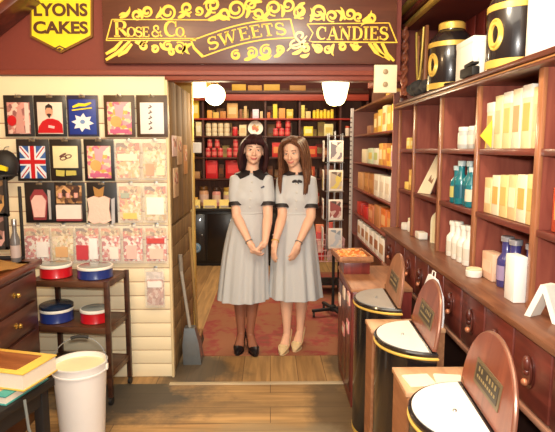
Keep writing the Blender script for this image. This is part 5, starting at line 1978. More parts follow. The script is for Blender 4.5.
hung_card(3.66, 1.50, 0.16, 0.14, (226, 196, 186), 'pinkish leaflet pinned upper left on the side of the opening')
hung_card(3.86, 1.44, 0.18, 0.20, (206, 170, 130), 'brown printed leaflet pinned right of the pinkish one')
hung_card(3.68, 1.22, 0.18, 0.2, (214, 180, 140), 'tan leaflet pinned below the pinkish one')
hung_card(4.12, 1.36, 0.16, 0.22, (196, 140, 90), 'amber leaflet pinned farthest along the side of the opening')
p = at(190, 148, 4.6)
t = thing('wall_tag', 'small white tag hung on the far edge of the side of the opening', 'tag', (-0.64, 4.49, p.z - 0.04))
m = MB()
m.box(0.0, 0.07, -0.003, 0.003, 0, 0.085, 0.001, T=T(0, -0.04, 0))
m.build('card', WHITE, t)
m = MB()
m.tube([(0.0, -0.04, 0.086), (0.005, -0.03, 0.10), (0.0, 0.0, 0.105)], 0.003, 6)
m.build('hook', STEEL, t)
# long-handled dustpan
t = thing('dustpan', 'grey metal long-handled dustpan leaning against the side of the opening', 'dustpan', (-0.55, 3.74, 0))
m = MB()
m.rings([[V((-0.08, -0.06, 0.0)), V((0.05, -0.06, 0.0)), V((0.05, 0.10, 0.0)), V((-0.08, 0.10, 0.0))],
         [V((-0.085, -0.05, 0.14)), V((0.035, -0.05, 0.14)), V((0.035, 0.08, 0.14)), V((-0.085, 0.08, 0.14))],
         [V((-0.075, -0.02, 0.26)), V((0.0, -0.02, 0.26)), V((0.0, 0.05, 0.26)), V((-0.075, 0.05, 0.26))]])
m.build('pan', mat((120, 124, 126), 0.3, 0.6, 0.15), t)
m = MB()
m.tube([(-0.038, 0.015, 0.25), (-0.07, 0.01, 0.5), (-0.094, 0.0, 0.72)], 0.012, 10)
m.build('handle', mat((196, 190, 176), 0.35, 0.3), t)
m = MB()
m.tube([(-0.089, 0.002, 0.68), (-0.094, 0.0, 0.80)], 0.015, 10)
m.build('grip', mat((150, 140, 126), 0.5), t)
# broom beside it
t = thing('broom', 'wooden broom standing behind the dustpan against the side of the opening', 'broom', (-0.575, 4.05, 0))
m = MB()
m.box(-0.03, 0.03, -0.13, 0.13, 0.06, 0.10, 0.008)
m.build('head', wood((120, 84, 50), (150, 110, 70), 'y', 0.5), t)
m = MB()
m.rings([[V((s * 0.035, u * 0.14, 0.0)) for s, u in ((-1, -1), (1, -1), (1, 1), (-1, 1))], [V((s * 0.024, u * 0.125, 0.065)) for s, u in ((-1, -1), (1, -1), (1, 1), (-1, 1))]])
m.build('bristles', mat((74, 62, 48), 0.9, 0, 0.3, 120), t)
m = MB()
m.tube([(0, 0, 0.09), (-0.05, 0.02, 0.95)], 0.012, 10)
m.build('handle', wood((150, 116, 66), (180, 140, 84), 'z', 0.5), t)

# ------------------------------------------------------------------ lamps
GLOW = mat((255, 236, 170), 0.4, 0, 0.0, emit=7.0)
def hang_lamp(px, py, Y, kind, label, r):
    p = at(px, py, Y)
    t = thing('pendant_lamp', label, 'lamp', (p.x, Y, p.z), 0)
    m = MB()
    if kind == 'globe':
        m.lathe([(r * math.cos(a), r * math.sin(a)) for a in [-PI / 2 + 0.01 + (PI - 0.35) * i / 18 for i in range(19)]], seg=28)
    elif kind == 'bell':
        m.lathe([(0.001, -0.108), (r * 0.36, -0.104), (r * 0.62, -0.085), (r * 0.80, -0.045), (r * 0.88, 0.0), (r * 0.98, 0.05), (r, 0.075), (r * 0.9, 0.082), (0.03, 0.10)], seg=32)
    else:
        m.lathe([(0.001, -0.075), (r * 0.7, -0.072), (r * 0.95, -0.05), (r, 0.0), (r * 0.96, 0.06), (0.03, 0.10)], seg=28)
    m.build('shade', GLOW, t)
    m = MB()
    m.lathe([(0.034, 0.085), (0.036, 0.09), (0.03, 0.13), (0.012, 0.15)], seg=18)
    m.build('gallery', BRASS, t)
    m = MB()
    m.tube([(0, 0, 0.14), (0, 0, 2.97 - p.z)], 0.006, 8)
    m.lathe([(0.012, 2.955 - p.z), (0.05, 2.98 - p.z), (0.05, 3.0 - p.z)], seg=18)
    m.build('stem', BRASS, t)
    return p


LAMPS = [hang_lamp(215, 95, 4.6, 'globe', 'glowing round globe lamp hanging just left of centre in the opening', 0.088),
         hang_lamp(197, 89, 4.95, 'cup', 'glowing cup-shaped lamp partly behind the round globe lamp', 0.085),
         hang_lamp(335.5, 92, 4.3, 'bell', 'glowing bell-shaped glass lamp hanging on the right of the opening', 0.108)]

# ------------------------------------------------------------------ card rack with greeting cards
RX, RY = 0.585, 4.80
t = thing('card_rack', 'silver wire card rack on a black castor base right of the women', 'rack', (RX, RY, 0.0085))
m = MB()
for a in (0.35, 1.92, 3.49, 5.06):
    m.box(0.0, 0.21, -0.016, 0.016, 0.05, 0.075, 0.004, T=Mx.Rotation(a, 4, 'Z'))
m.lathe([(0.03, 0.04), (0.032, 0.09), (0.02, 0.1)], seg=16)
m.build('base', MATBLACK, t)
for a in (0.35, 1.92, 3.49, 5.06):
    m = MB()
    x, y = 0.195 * math.cos(a), 0.195 * math.sin(a)
    m.tube([(x - 0.009, y, 0.026), (x + 0.009, y, 0.026)], 0.026, 12)
    m.box(x - 0.006, x + 0.006, y - 0.006, y + 0.006, 0.03, 0.055)
    m.build('castor', MATBLACK, t)
m = MB()
m.tube([(0, 0, 0.09), (0, 0, 0.62)], 0.014, 12)
m.build('pole', MATBLACK, t)
m = MB()
m.tube([(0, 0, 0.6), (0, 0, 1.70)], 0.010, 10)
for k in range(4):
    a = PI / 4 + k * PI / 2
    m.tube([(0.085 * math.cos(a), 0.085 * math.sin(a), 0.62), (0.085 * math.cos(a), 0.085 * math.sin(a), 1.68)], 0.005, 6)
for z in (0.64, 0.90, 1.16, 1.42, 1.66):
    m.tube([(0.085 * math.cos(q), 0.085 * math.sin(q), z) for q in [2 * PI * i / 20 for i in range(20)]], 0.0035, 6, closed=True)
    for k in range(4):
        a = PI / 4 + k * PI / 2
        m.tube([(0, 0, z), (0.085 * math.cos(a), 0.085 * math.sin(a), z)], 0.003, 6)
m.build('wire_tower', STEEL, t)
RACKC = [[(206, 196, 190), (120, 110, 120), (230, 220, 206)], [(214, 190, 90), (190, 170, 150), (110, 90, 80)], [(226, 206, 110), (160, 140, 120), (206, 190, 170)],
         [(236, 226, 216), (150, 70, 66), (206, 170, 160), (90, 70, 66)], [(196, 200, 206), (226, 216, 206), (150, 160, 170)]]
for lv in range(4):
    z = 0.66 + lv * 0.26
    for s in (0, 1):
        a = -PI / 2 + (0.0 if s == 0 else -PI / 2)
        cx, cy = RX + 0.104 * math.cos(a), RY + 0.104 * math.sin(a)
        t2 = thing('greeting_card', '%s greeting card facing %s on the %s tier of the wire rack' % (['pale', 'pale red', 'yellow', 'grey'][lv], ['the camera', 'the women'][s], ['lowest', 'second', 'third', 'topmost'][lv]), 'card', (cx, cy, z), a + PI / 2, 'greeting cards on the wire rack')
        m = MB()
        m.box(-0.062, 0.062, -0.003, 0.003, 0, 0.185, 0.0008)
        m.build('card', mat((236, 226, 214), 0.5), t2)
        m = MB()
        m.box(-0.05, 0.05, -0.0045, -0.002, 0.02, 0.17)
        m.build('picture', confetti(RACKC[[4, 3, 1, 0][lv]], 22 + 5 * s), t2)
# pink wire basket and red packets behind the rack
t = thing('wire_basket', 'pale pink wire basket stacked with packets behind the card rack', 'basket', (0.62, 5.65, 0.0085))
m = MB()
for z in (0.36, 0.42, 0.48, 0.54, 0.60):
    s = 0.15 + (z - 0.36) * 0.06
    m.tube([(-s, -s, z), (s, -s, z), (s, s, z), (-s, s, z)], 0.005, 6, closed=True)
for k in range(-4, 5):
    x = 0.15 * k / 4
    for (a, b2) in (((x, -0.15, 0.36), (x * 1.1, -0.165, 0.6)), ((x, 0.15, 0.36), (x * 1.1, 0.165, 0.6)), ((-0.15, x, 0.36), (-0.165, x * 1.1, 0.6)), ((0.15, x, 0.36), (0.165, x * 1.1, 0.6)), ((x, -0.15, 0.36), (x, 0.15, 0.36))):
        m.tube([a, b2], 0.0035, 5)
m.build('wire_sides', mat((232, 190, 190), 0.4, 0.2), t)
m = MB()
for x in (-0.14, 0.14):
    for y in (-0.14, 0.14):
        m.tube([(x, y, 0), (x, y, 0.37)], 0.009, 8)
m.box(-0.15, 0.15, -0.15, 0.15, 0.10, 0.115)
m.build('legs', MATBLACK, t)
k = 0
for (dx, dy, h, c_, nm) in ((-0.09, -0.09, 0.30, (206, 60, 56), 'red'), (0.03, -0.09, 0.26, (240, 220, 214), 'white'), (0.10, -0.03, 0.32, (196, 50, 60), 'crimson'), (-0.08, 0.05, 0.36, (226, 130, 90), 'orange'), (0.04, 0.06, 0.38, (210, 90, 70), 'brick red')):
    carton('sweet_packet', '%s packet standing in the pink wire basket' % nm, 0.62 + dx, 5.65 + dy, 0.3755, 0.085, 0.07, h, mat(c_, 0.45, 0, 0.1), mat((240, 206, 190), 0.5), 'packets in the wire basket', face='-y')
# ------------------------------------------------------------------ the two women
def chain(mb_, pts, rad, seg=16, capk=1.0):
    """closed soft tube; rad entries are r or (rx, ry): rx sideways, ry front-back"""
    pts = [V(p) for p in pts]
    n = len(pts)
    rr = [(r, r) if not isinstance(r, tuple) else r for r in rad]
    rings = []
    for i in range(n):
        d = (pts[min(i + 1, n - 1)] - pts[max(i - 1, 0)]).normalized()
        a = V((1, 0, 0)) - d * d.x
        if a.length < 0.2:
            a = V((0, 1, 0)) - d * d.y
            a.normalize()
            b2 = d.cross(a)
        else:
            a.normalize()
            b2 = d.cross(a)
        def ring(c, k):
            return [c + (a * (math.cos(2 * PI * j / seg) * rr[i][0]) + b2 * (math.sin(2 * PI * j / seg) * rr[i][1])) * k for j in range(seg)]
        if i == 0:
            rm_ = min(rr[0])
            for t_ in (80, 50, 25):
                q = math.radians(t_)
                rings.append(ring(pts[0] - d * rm_ * capk * math.sin(q), math.cos(q)))
        rings.append(ring(pts[i], 1))
        if i == n - 1:
            rm_ = min(rr[-1])
            for t_ in (25, 50, 80):
                q = math.radians(t_)
                rings.append(ring(pts[-1] + d * rm_ * capk * math.sin(q), math.cos(q)))
    mb_.rings(rings, 0, True)


def interp(pts, n):
    """Catmull-Rom through pts of tuples"""
    out = []
    m_ = len(pts)
    for s in range(m_ - 1):
        p0, p1, p2, p3 = pts[max(s - 1, 0)], pts[s], pts[s + 1], pts[min(s + 2, m_ - 1)]
        for k in range(n):
            t_ = k / n
            out.append(tuple(0.5 * ((2 * b2) + (-a + c) * t_ + (2 * a - 5 * b2 + 4 * c - d) * t_ * t_ + (-a + 3 * b2 - 3 * c + d) * t_ ** 3) for a, b2, c, d in zip(p0, p1, p2, p3)))
    out.append(tuple(pts[-1]))
    return out


def fuse(mb_, voxel, smooth=4, fac=0.5):
    me = mb_.mesh('tmp', False)
    o = bpy.data.objects.new('tmp', me)
    col.objects.link(o)
    r = o.modifiers.new('r', 'REMESH')
    r.mode = 'VOXEL'
    r.voxel_size = voxel
    s = o.modifiers.new('s', 'SMOOTH')
    s.iterations = smooth
    s.factor = fac
    dg = bpy.context.evaluated_depsgraph_get()
    dg.update()
    me2 = bpy.data.meshes.new_from_object(o.evaluated_get(dg))
    bpy.data.objects.remove(o)
    bpy.data.meshes.remove(me)
    m2 = MB()
    m2.bm.free()
    m2.bm = bmesh.new()
    m2.bm.from_mesh(me2)
    bpy.data.meshes.remove(me2)
    for f in m2.bm.faces:
        f.material_index = 0
    return m2


def hand(mb_, w, d, n, side, curl=16):
    """palm, four unequal bent fingers and a thumb; w wrist, d pointing, n palm side"""
    w, d, n = V(w), V(d).normalized(), V(n)
    n = (n - d * n.dot(d)).normalized()
    s = d.cross(n) * side           # towards the thumb
    M_ = Mx((s, n, d)).transposed().to_4x4()
    mb_.ball(w + d * 0.045, (0.036, 0.015, 0.050), 14, 10, T=M_)
    mb_.ball(w + d * 0.068, (0.039, 0.014, 0.024), 14, 8, T=M_)
    for off, ln, r in ((0.028, 0.064, 0.0085), (0.0095, 0.074, 0.0088), (-0.0095, 0.068, 0.0085), (-0.028, 0.052, 0.0075)):
        p = w + d * (0.078 - abs(off) * 0.25) + s * off
        a = 0
        pts = [p - d * 0.02, p]
        for k, f in enumerate((0.45, 0.32, 0.23)):
            a += math.radians(curl * (0.8 + 0.5 * k))
            p = p + (d * math.cos(a) + n * math.sin(a)) * ln * f
            pts.append(p)
        chain(mb_, pts, [r, r, r * .97, r * .9, r * .78], 10)
    p = w + d * 0.025 + s * 0.026
    q = p + (d * 0.62 + s * 0.6 + n * 0.35).normalized() * 0.036
    e = q + (d * 0.9 + s * 0.2 + n * 0.4).normalized() * 0.028
    chain(mb_, [p - s * 0.01, p, q, e], [0.012, 0.0125, 0.0105, 0.0085], 10)


def woman(loc, rotz, label, sp):
    t = thing('person', label, 'person', loc, rotz)
    b = MB()
    bx_, sh = sp['hip'], sp['neck']          # x of hips and neck base
    zs = sp['zsh']                            # shoulder height
    mid_ = lambda f: bx_ + (sh - bx_) * f
    # trunk
    chain(b, [(bx_, 0.01, 0.80), (bx_, 0.015, 0.90), (mid_(.3), 0.0, 1.0), (mid_(.45), -0.005, 1.06), (mid_(.7), -0.01, 1.16), (mid_(.85), 0.0, 1.25), (sh, 0.01, zs - 0.035)],
          [(0.135, .10), (0.145, .105), (0.115, .092), (0.102, .083), (0.116, .094), (0.116, .090), (0.080, .055)], 20, 0.4)
    for s_ in (-1, 1):
        b.ball((mid_(.7) + s_ * 0.054, -0.060, 1.18), (0.056, 0.046, 0.056), 14, 10)
    # neck and head
    hc = V(sp['head'])
    chain(b, [(sh, 0.015, zs - 0.03), (sh + (hc.x - sh) * .4, 0.008, zs + 0.045), (hc.x, hc.y + 0.02, hc.z - 0.055)], [(0.062, .052), 0.047, 0.046], 16)
    HM = Mx.Translation(hc) @ rot('Z', sp['turn']) @ rot('X', sp['nod']) @ rot('Y', sp['tilt'])
    R3 = HM.to_3x3().to_4x4()

    def hb(c, r):
        b.ball(HM @ V(c), r, 18, 12, T=R3)
    hb((0, 0.016, 0.035), (0.072, 0.090, 0.082))
    hb((0, -0.020, -0.010), (0.062, 0.062, 0.085))
    hb((0, -0.040, -0.058), (0.040, 0.040, 0.040))
    hb((0, -0.064, -0.078), (0.020, 0.017, 0.015))
    for s_ in (-1, 1):
        hb((s_ * 0.036, -0.050, -0.022), (0.024, 0.024, 0.022))
        hb((s_ * 0.074, 0.012, -0.005), (0.009, 0.018, 0.028))
        hb((s_ * 0.026, -0.066, 0.026), (0.022, 0.012, 0.008))
    chain(b, [HM @ V((0, -0.078, 0.015)), HM @ V((0, -0.090, -0.008)), HM @ V((0, -0.098, -0.022))], [0.007, 0.009, 0.011], 10)
    for s_ in (-1, 1):
        hb((s_ * 0.010, -0.087, -0.026), (0.008, 0.008, 0.007))
    hb((0, -0.078, -0.049), (0.021, 0.011, 0.007))
    hb((0, -0.076, -0.058), (0.018, 0.011, 0.007))
    # arms
    for s_ in ('l', 'r'):
        sj, el, wr = V(sp['sh_' + s_]), V(sp['el_' + s_]), V(sp['wr_' + s_])
        chain(b, [V((sh, 0.01, zs - 0.05)) * 0.45 + sj * 0.55, sj + V((0, 0, -0.012)), sj.lerp(el, .35), sj.lerp(el, .7), el], [0.044, 0.047, 0.045, 0.041, 0.036], 16)
        chain(b, [el, el.lerp(wr, .25), el.lerp(wr, .6), wr], [0.036, 0.038, 0.031, 0.023], 16)
        d = V(sp.get('hd_' + s_, wr - el))
        chain(b, [wr - (wr - el).normalized() * 0.02, wr, wr + d.normalized() * 0.03], [0.023, (0.025, 0.02), (0.028, 0.018)], 12)
        hand(b, wr, d, sp['pn_' + s_], sp['ts_' + s_], sp.get('curl', 16))
    # legs and feet
    for s_ in ('l', 'r'):
        f = V(sp['ft_' + s_])
        hipx = bx_ + (-0.075 if s_ == 'l' else 0.075)
        an = V((f.x, f.y, 0.115))
        kn = V((hipx * 0.45 + f.x * 0.55, f.y * .6 - 0.01, 0.475))
        hp = V((hipx, 0.01, 0.82))
        chain(b, [hp, hp.lerp(kn, .35), hp.lerp(kn, .75), kn], [0.086, 0.080, 0.060, 0.051], 18)
        chain(b, [kn, kn.lerp(an, .18) + V((0, 0.008, 0)), kn.lerp(an, .36) + V((0, 0.014, 0)), kn.lerp(an, .65) + V((0, 0.006, 0)), an.lerp(kn, .1), an], [0.050, 0.050, 0.051, 0.039, 0.030, 0.031], 18)
        a = sp['fa_' + s_]
        FM = Mx.Translation(f) @ rot('Z', a)
        q = [FM @ V(p) for p in ((0, 0.045, 0.088), (0, 0.0, 0.096), (0, -0.05, 0.068), (0, -0.10, 0.034), (0, -0.14, 0.022), (0, -0.175, 0.018))]
        chain(b, q, [(0.024, .026), (0.029, .034), (0.032, .026), (0.038, .019), (0.036, .014), (0.024, .010)], 14)
    body = fuse(b, 0.0052, 5, 0.5)
    zst = sp.get('stocking')
    if zst:
        for f_ in body.bm.faces:
            if f_.calc_center_median().z < zst:
                f_.material_index = 6
    # eyes, brows, lips are set into the same skin
    for s_ in (-1, 1):
        body.ball(HM @ V((s_ * 0.030, -0.069, 0.009)), (0.0135, 0.007, sp.get('eye', 0.0050)), 12, 8, 1, T=R3)
        body.ball(HM @ V((s_ * 0.030, -0.0755, 0.009)), (0.0058, 0.0032, sp.get('eye', 0.0050)), 10, 6, 2, T=R3)
        body.tube([HM @ V((s_ * (0.016 + 0.005 * k), -0.0775 + 0.0012 * k * k * 0.6, 0.0165 - 0.0022 * abs(k - 2.2))) for k in range(6)], [0.001, 0.0018, 0.002, 0.002, 0.0016, 0.001], 6, 3)
        body.tube([HM @ V((s_ * (0.012 + 0.0068 * k), -0.081 + 0.0012 * k * k * 0.7, 0.0325 + 0.0040 * math.sin(k / 5 * 2.4) - 0.0008 * k)) for k in range(6)], [0.0022, 0.0028, 0.0028, 0.0024, 0.002, 0.001], 6, 4)
    for z0_, r_ in ((-0.0505, 0.0042), (-0.0565, 0.0048)):
        lp = [(-1 + 2 * k / 10) for k in range(11)]
        body.tube([HM @ V((0.0255 * u, -0.0885 + 0.0125 * u * u, z0_ + (0.0075 if r_ < 0.0045 else 0.012) * u * u)) for u in lp], [max(0.0012, r_ * (1 - 0.75 * u * u)) for u in lp], 8, 5)
    body.build('body', [sp['skin'], mat((240, 236, 230), 0.3), mat((52, 38, 32), 0.25), mat((34, 24, 22), 0.5), sp['brow'], sp['lips'], sp.get('hose', sp['skin'])], t)

    # ---------------- dress
    dm_ = MB()
    chain(dm_, [(mid_(.38), -0.003, 1.02), (mid_(.45), -0.005, 1.06), (mid_(.7), -0.012, 1.16), (mid_(.85), -0.003, 1.25), (sh, 0.006, zs - 0.03)],
          [(0.122, .102), (0.113, .098), (0.130, .108), (0.132, .104), (0.098, .074)], 20, 0.3)
    for s_ in (-1, 1):
        dm_.ball((mid_(.7) + s_ * 0.054, -0.066, 1.18), (0.066, 0.056, 0.072), 14, 10)
    cuffs = []
    for s_ in ('l', 'r'):
        sj, el = V(sp['sh_' + s_]), V(sp['el_' + s_])
        e = sj.lerp(el, sp['cuff'])
        d = (el - sj).normalized()
        chain(dm_, [V((sh, 0.006, zs - 0.040)) * .62 + (sj + V((0, 0, 0.0))) * .38, sj + V((0, 0, -0.010)), sj.lerp(el, .35), sj.lerp(el, sp['cuff'] * .8), e], [0.054, 0.058, 0.060, 0.059, 0.054], 18, 0.7)
        cuffs.append((sj, e, d))
    dress = fuse(dm_, 0.008, 9, 0.5)
    # cut the rounded sleeve ends square and let the band close them
    prof = sp['skirt']           # (z, cx, cy, rx, ry, pleat)
    pr = interp(prof, 6)
    N_ = 120
    rings = []
    for (z, cx, cy, rx, ry, pl) in pr:
        q = []
        for j in range(N_):
            a = 2 * PI * j / N_
            k = 1 + pl * (0.65 * math.cos(11 * a + sp['ph']) + 0.35 * math.cos(17 * a + 2.1 + 0.6 * z))
            q.append(V((cx + rx * k * math.cos(a), cy + ry * k * math.sin(a), z)))
        rings.append(q)
    inner = []
    for (z, cx, cy, rx, ry, pl) in reversed(pr[6:]):
        q = []
        for j in range(N_):
            a = 2 * PI * j / N_
            k = (1 + pl * (0.65 * math.cos(11 * a + sp['ph']) + 0.35 * math.cos(17 * a + 2.1 + 0.6 * z))) * 0.985
            q.append(V((cx + rx * k * math.cos(a), cy + ry * k * math.sin(a), z + 0.002)))
        inner.append(q)
    dress.rings(rings + inner, 0, True)
    DR = sp['dress']
    dr = dress.build('dress', DR, t)
    CF = mat((38, 30, 30), 0.6, 0, 0.15)
    for sj, e, d in cuffs:
        m_ = MB()
        q0, q1 = e - d * 0.004, e + d * 0.024
        a = d.orthogonal().normalized()
        b2 = d.cross(a)
        rs = []
        for c_, r_ in ((q0, 0.050), (q0, 0.0595), (q1, 0.0595), (q1, 0.050)):
            rs.append([c_ + (a * math.cos(2 * PI * j / 28) + b2 * math.sin(2 * PI * j / 28)) * r_ for j in range(28)])
        m_.rings(rs, 0, False, True)
        o = m_.build('cuff', CF, dr)
        o['label'] = 'black cuff'
    # waist seam
    zc, cx, cy, rx, ry, _ = pr[0]
    m_ = MB()
    m_.tube([(cx + (rx + 0.002) * math.cos(2 * PI * j / 40), cy + (ry + 0.002) * math.sin(2 * PI * j / 40), zc - 0.01) for j in range(40)], 0.006, 8, closed=True)
    m_.build('waist_seam', DR, dr)
    # surface point on the front of the bodice, found by ray casting
    from mathutils.bvhtree import BVHTree
    bv = BVHTree.FromPolygons([v.co for v in dr.data.vertices], [p.vertices[:] for p in dr.data.polygons])

    def front(x, z, off=0.0):
        h = bv.ray_cast(V((x, -0.6, z)), V((0, 1, 0)))
        y = h[0].y if h[0] is not None else -0.05
        return V((x, y - off, z))
    # collar: two rounded leaves lying on the yoke
    def above(x, y):
        h = bv.ray_cast(V((x, y, zs + 0.2)), V((0, 0, -1)))
        return h[0].z if h[0] is not None else zs - 0.06
    for s_ in (-1, 1):
        rs = []
        for k in range(15):
            f = k / 14
            ang_ = math.radians(90 - 174 * f)      # from the nape round to the throat
            wd = sp['collar'] * (0.55 + 0.65 * math.sin(PI * (0.1 + 0.82 * f)) ** 0.8)
            row = []
            for g in (0.0, 0.35, 0.7, 1.0):
                r_ = 0.050 + wd * g
                x = sh + s_ * (r_ * math.cos(ang_) * 1.12 + 0.003)
                y = 0.008 + (r_ * 0.82) * math.sin(ang_)
                z = above(x, max(y, -0.085))
                if g == 0:
                    z = max(z, zs - 0.012 - 0.03 * f) + 0.008
                row.append(V((x, y - 0.004 * f, z + 0.004)))
            fwd = V((0, -0.003, 0.005))
            rs.append(row + [p + fwd for p in reversed(row)])
        m_ = MB()
        m_.rings(rs, 0, True)
        o = m_.build('collar', sp['collar_m'], dr)
        o['label'] = 'dark collar'
    for k in range(sp['nbut']):
        z = zs - 0.075 - k * 0.062
        p = front(sh + (mid_(.45) - sh) * (k / 4) + 0.004 * sp['bx'], z, 0.001)
        m_ = MB()
        m_.lathe([(0.009, 0), (0.009, 0.003), (0.006, 0.005), (0.001, 0.005)], seg=14, T=Mx.Translation(p) @ rot('X', 90))
        m_.build('button', mat((206, 204, 200), 0.3), dr)
    if sp.get('brooch'):
        p = front(*sp['brooch'], 0.002)
        m_ = MB()
        m_.box(-0.02, 0.02, -0.004, 0.002, -0.006, 0.006, 0.002, T=Mx.Translation(p) @ rot('Y', -25))
        o = m_.build('brooch', mat((50, 46, 60), 0.3, 0.3), dr)
        o['label'] = 'small dark brooch'
    if sp.get('bow'):
        p = front(sh, zs - 0.055, 0.004)
        m_ = MB()
        for s_ in (-1, 1):
            m_.ball(p + V((s_ * 0.020, -0.004, 0.0)), (0.020, 0.006, 0.011), 12, 8, T=rot('Y', s_ * 20))
            m_.ribbon([(p.x + s_ * 0.004, p.z), (p.x + s_ * 0.014, p.z - 0.05)], 0.012, p.y - 0.006, p.y - 0.002)
        m_.build('neck_bow', sp['collar_m'], dr)
    # ---------------- hair: scalp cap and many locks
    hm = MB()
    prf = []
    for i in range(11):
        a = PI / 2 * i / 10
        prf.append((math.cos(a), math.sin(a)))
    # cap, cut away at the face
    seg = 40
    cap_out, cap_in = [], []
    for sc, lst in ((1.0, cap_out), (0.93, cap_in)):
        for i in range(13):
            q = []
            for j in range(seg):
                a = 2 * PI * j / seg
                fr = max(0.0, -math.sin(a))                      # 1 straight ahead
                low = -0.45 + sp['hairline'] * fr ** 1.2
                el_ = PI / 2 - (PI / 2 - low) * (i / 12)
                el_ = min(el_, PI / 2 - 0.03)
                q.append(HM @ V((0.084 * sc * math.cos(el_) * math.cos(a), 0.012 + 0.104 * sc * math.cos(el_) * math.sin(a), 0.030 + 0.099 * sc * math.sin(el_))))
            lst.append(q)
    hm.rings(cap_out + list(reversed(cap_in)), 0, True)
    for (rt, pts, r0) in sp['locks'](HM):
        q = interp([tuple(HM @ V(rt))] + [tuple(p) for p in pts], 5)
        n = len(q)
        rad = [r0 * (0.75 + 0.35 * math.sin(PI * (i / (n - 1)) * 0.8)) * (1 if i < n * 0.8 else 1 - 0.75 * (i - n * .8) / (n * .2)) for i in range(n)]
        chain(hm, q, rad, 8)
    hm.build('hair', sp['hair'], t)
    # ---------------- shoes
    for s_ in ('l', 'r'):
        f = V(sp['ft_' + s_])
        FM = Mx.Translation(f) @ rot('Z', sp['fa_' + s_])
        st = [(0.072, 0.020, 0.062, 0.060), (0.055, 0.031, 0.056, 0.062), (0.02, 0.034, 0.050, 0.048), (-0.03, 0.035, 0.034, 0.036), (-0.07, 0.039, 0.012, 0.032), (-0.105, 0.042, 0.005, 0.040), (-0.13, 0.041, 0.004, 0.040), (-0.16, 0.033, 0.004, 0.034), (-0.19, 0.018, 0.004, 0.022), (-0.20, 0.008, 0.005, 0.012)]
        m_ = MB()
        rs = []
        for y, w_, zb, hh in st:
            q = []
            closed = y <= -0.125
            for k in range(13):
                a = PI * k / 12
                q.append((w_ * -math.cos(a), zb + hh * (1 - math.sin(a) ** 0.7)))
            outer_ = [V((x, y, z)) for x, z in q]
            if closed:
                inn = [V((w_ * math.cos(PI * k / 12) * 0.9, y, zb + hh + 0.010 * math.sin(PI * k / 12))) for k in range(13)]
            else:
                inn = [V((x * 0.88, y, z + 0.004)) for x, z in reversed(q)]
            rs.append([FM @ p for p in outer_ + inn])
        m_.rings(rs, 0, True)
        so = m_.build('shoe', sp['shoe'], t)
        m_ = MB()
        m_.rings([[FM @ V((sx * 0.011 * k, 0.052 + sy * 0.012 * k, z)) for sx, sy in ((-1, -1), (1, -1), (1, 1), (-1, 1))] for z, k in ((0.0, 1.0), (0.03, 1.05), (0.066, 1.9))])
        m_.build('heel', sp['shoe'], so)
        m_ = MB()
        m_.hprism([(FM @ V((x, y, 0)))[:2] for x, y in ((-0.034, -0.08), (0.034, -0.08), (0.040, -0.12), (0.03, -0.16), (0.012, -0.195), (-0.012, -0.195), (-0.03, -0.16), (-0.040, -0.12))], 0.0, 0.006)
        m_.build('sole', sp['shoe'], so)
        if sp.get('shoebow'):
            m_ = MB()
            for k in (-1, 1):
                m_.ball(FM @ V((k * 0.018, -0.135, 0.056)), (0.018, 0.010, 0.008), 10, 6, T=rot('Z', sp['fa_' + s_]))
            m_.ball(FM @ V((0, -0.137, 0.058)), (0.007, 0.008, 0.008), 8, 6)
            m_.build('bow', sp['shoe'], so)
    # bracelets
    for s_, c_ in sp.get('bracelets', ()):
        wr, el = V(sp['wr_' + s_]), V(sp['el_' + s_])
        d = (wr - el).normalized()
        a = d.orthogonal().normalized()
        b2 = d.cross(a)
        c0_ = wr - d * 0.012
        m_ = MB()
        m_.tube([c0_ + (a * math.cos(2 * PI * j / 20) + b2 * math.sin(2 * PI * j / 20)) * 0.027 for j in range(20)], 0.004, 6, closed=True)
        m_.build('bracelet', c_, t)
    return t


def strands(c1, c2):
    m, nt, b = _new('hair_%d' % c1[0])
    N = nt.nodes
    L = nt.links
    tc = N.new('ShaderNodeTexCoord')
    mp = N.new('ShaderNodeMapping')
    mp.inputs['Scale'].default_value = (160, 160, 8)
    L.new(tc.outputs['Object'], mp.inputs['Vector'])
    ns = N.new('ShaderNodeTexNoise')
    ns.inputs['Scale'].default_value = 1.0
    L.new(mp.outputs['Vector'], ns.inputs['Vector'])
    rp = N.new('ShaderNodeValToRGB')
    rp.color_ramp.elements[0].position = 0.35
    rp.color_ramp.elements[1].position = 0.65
    rp.color_ramp.elements[0].color = rgb(c1)
    rp.color_ramp.elements[1].color = rgb(c2)
    L.new(ns.outputs['Fac'], rp.inputs['Fac'])
    L.new(rp.outputs['Color'], b.inputs['Base Color'])
    b.inputs['Roughness'].default_value = 0.55
    b.inputs['Specular IOR Level'].default_value = 0.25
    bp = N.new('ShaderNodeBump')
    bp.inputs['Strength'].default_value = 0.4
    bp.inputs['Distance'].default_value = 0.004
    L.new(ns.outputs['Fac'], bp.inputs['Height'])
    L.new(bp.outputs['Normal'], b.inputs['Normal'])
    return m


DRESS = mat((200, 202, 204), 0.7, 0, 0.05, 140, key='dresscloth')
WY = 4.02

rl = random.Random(5)


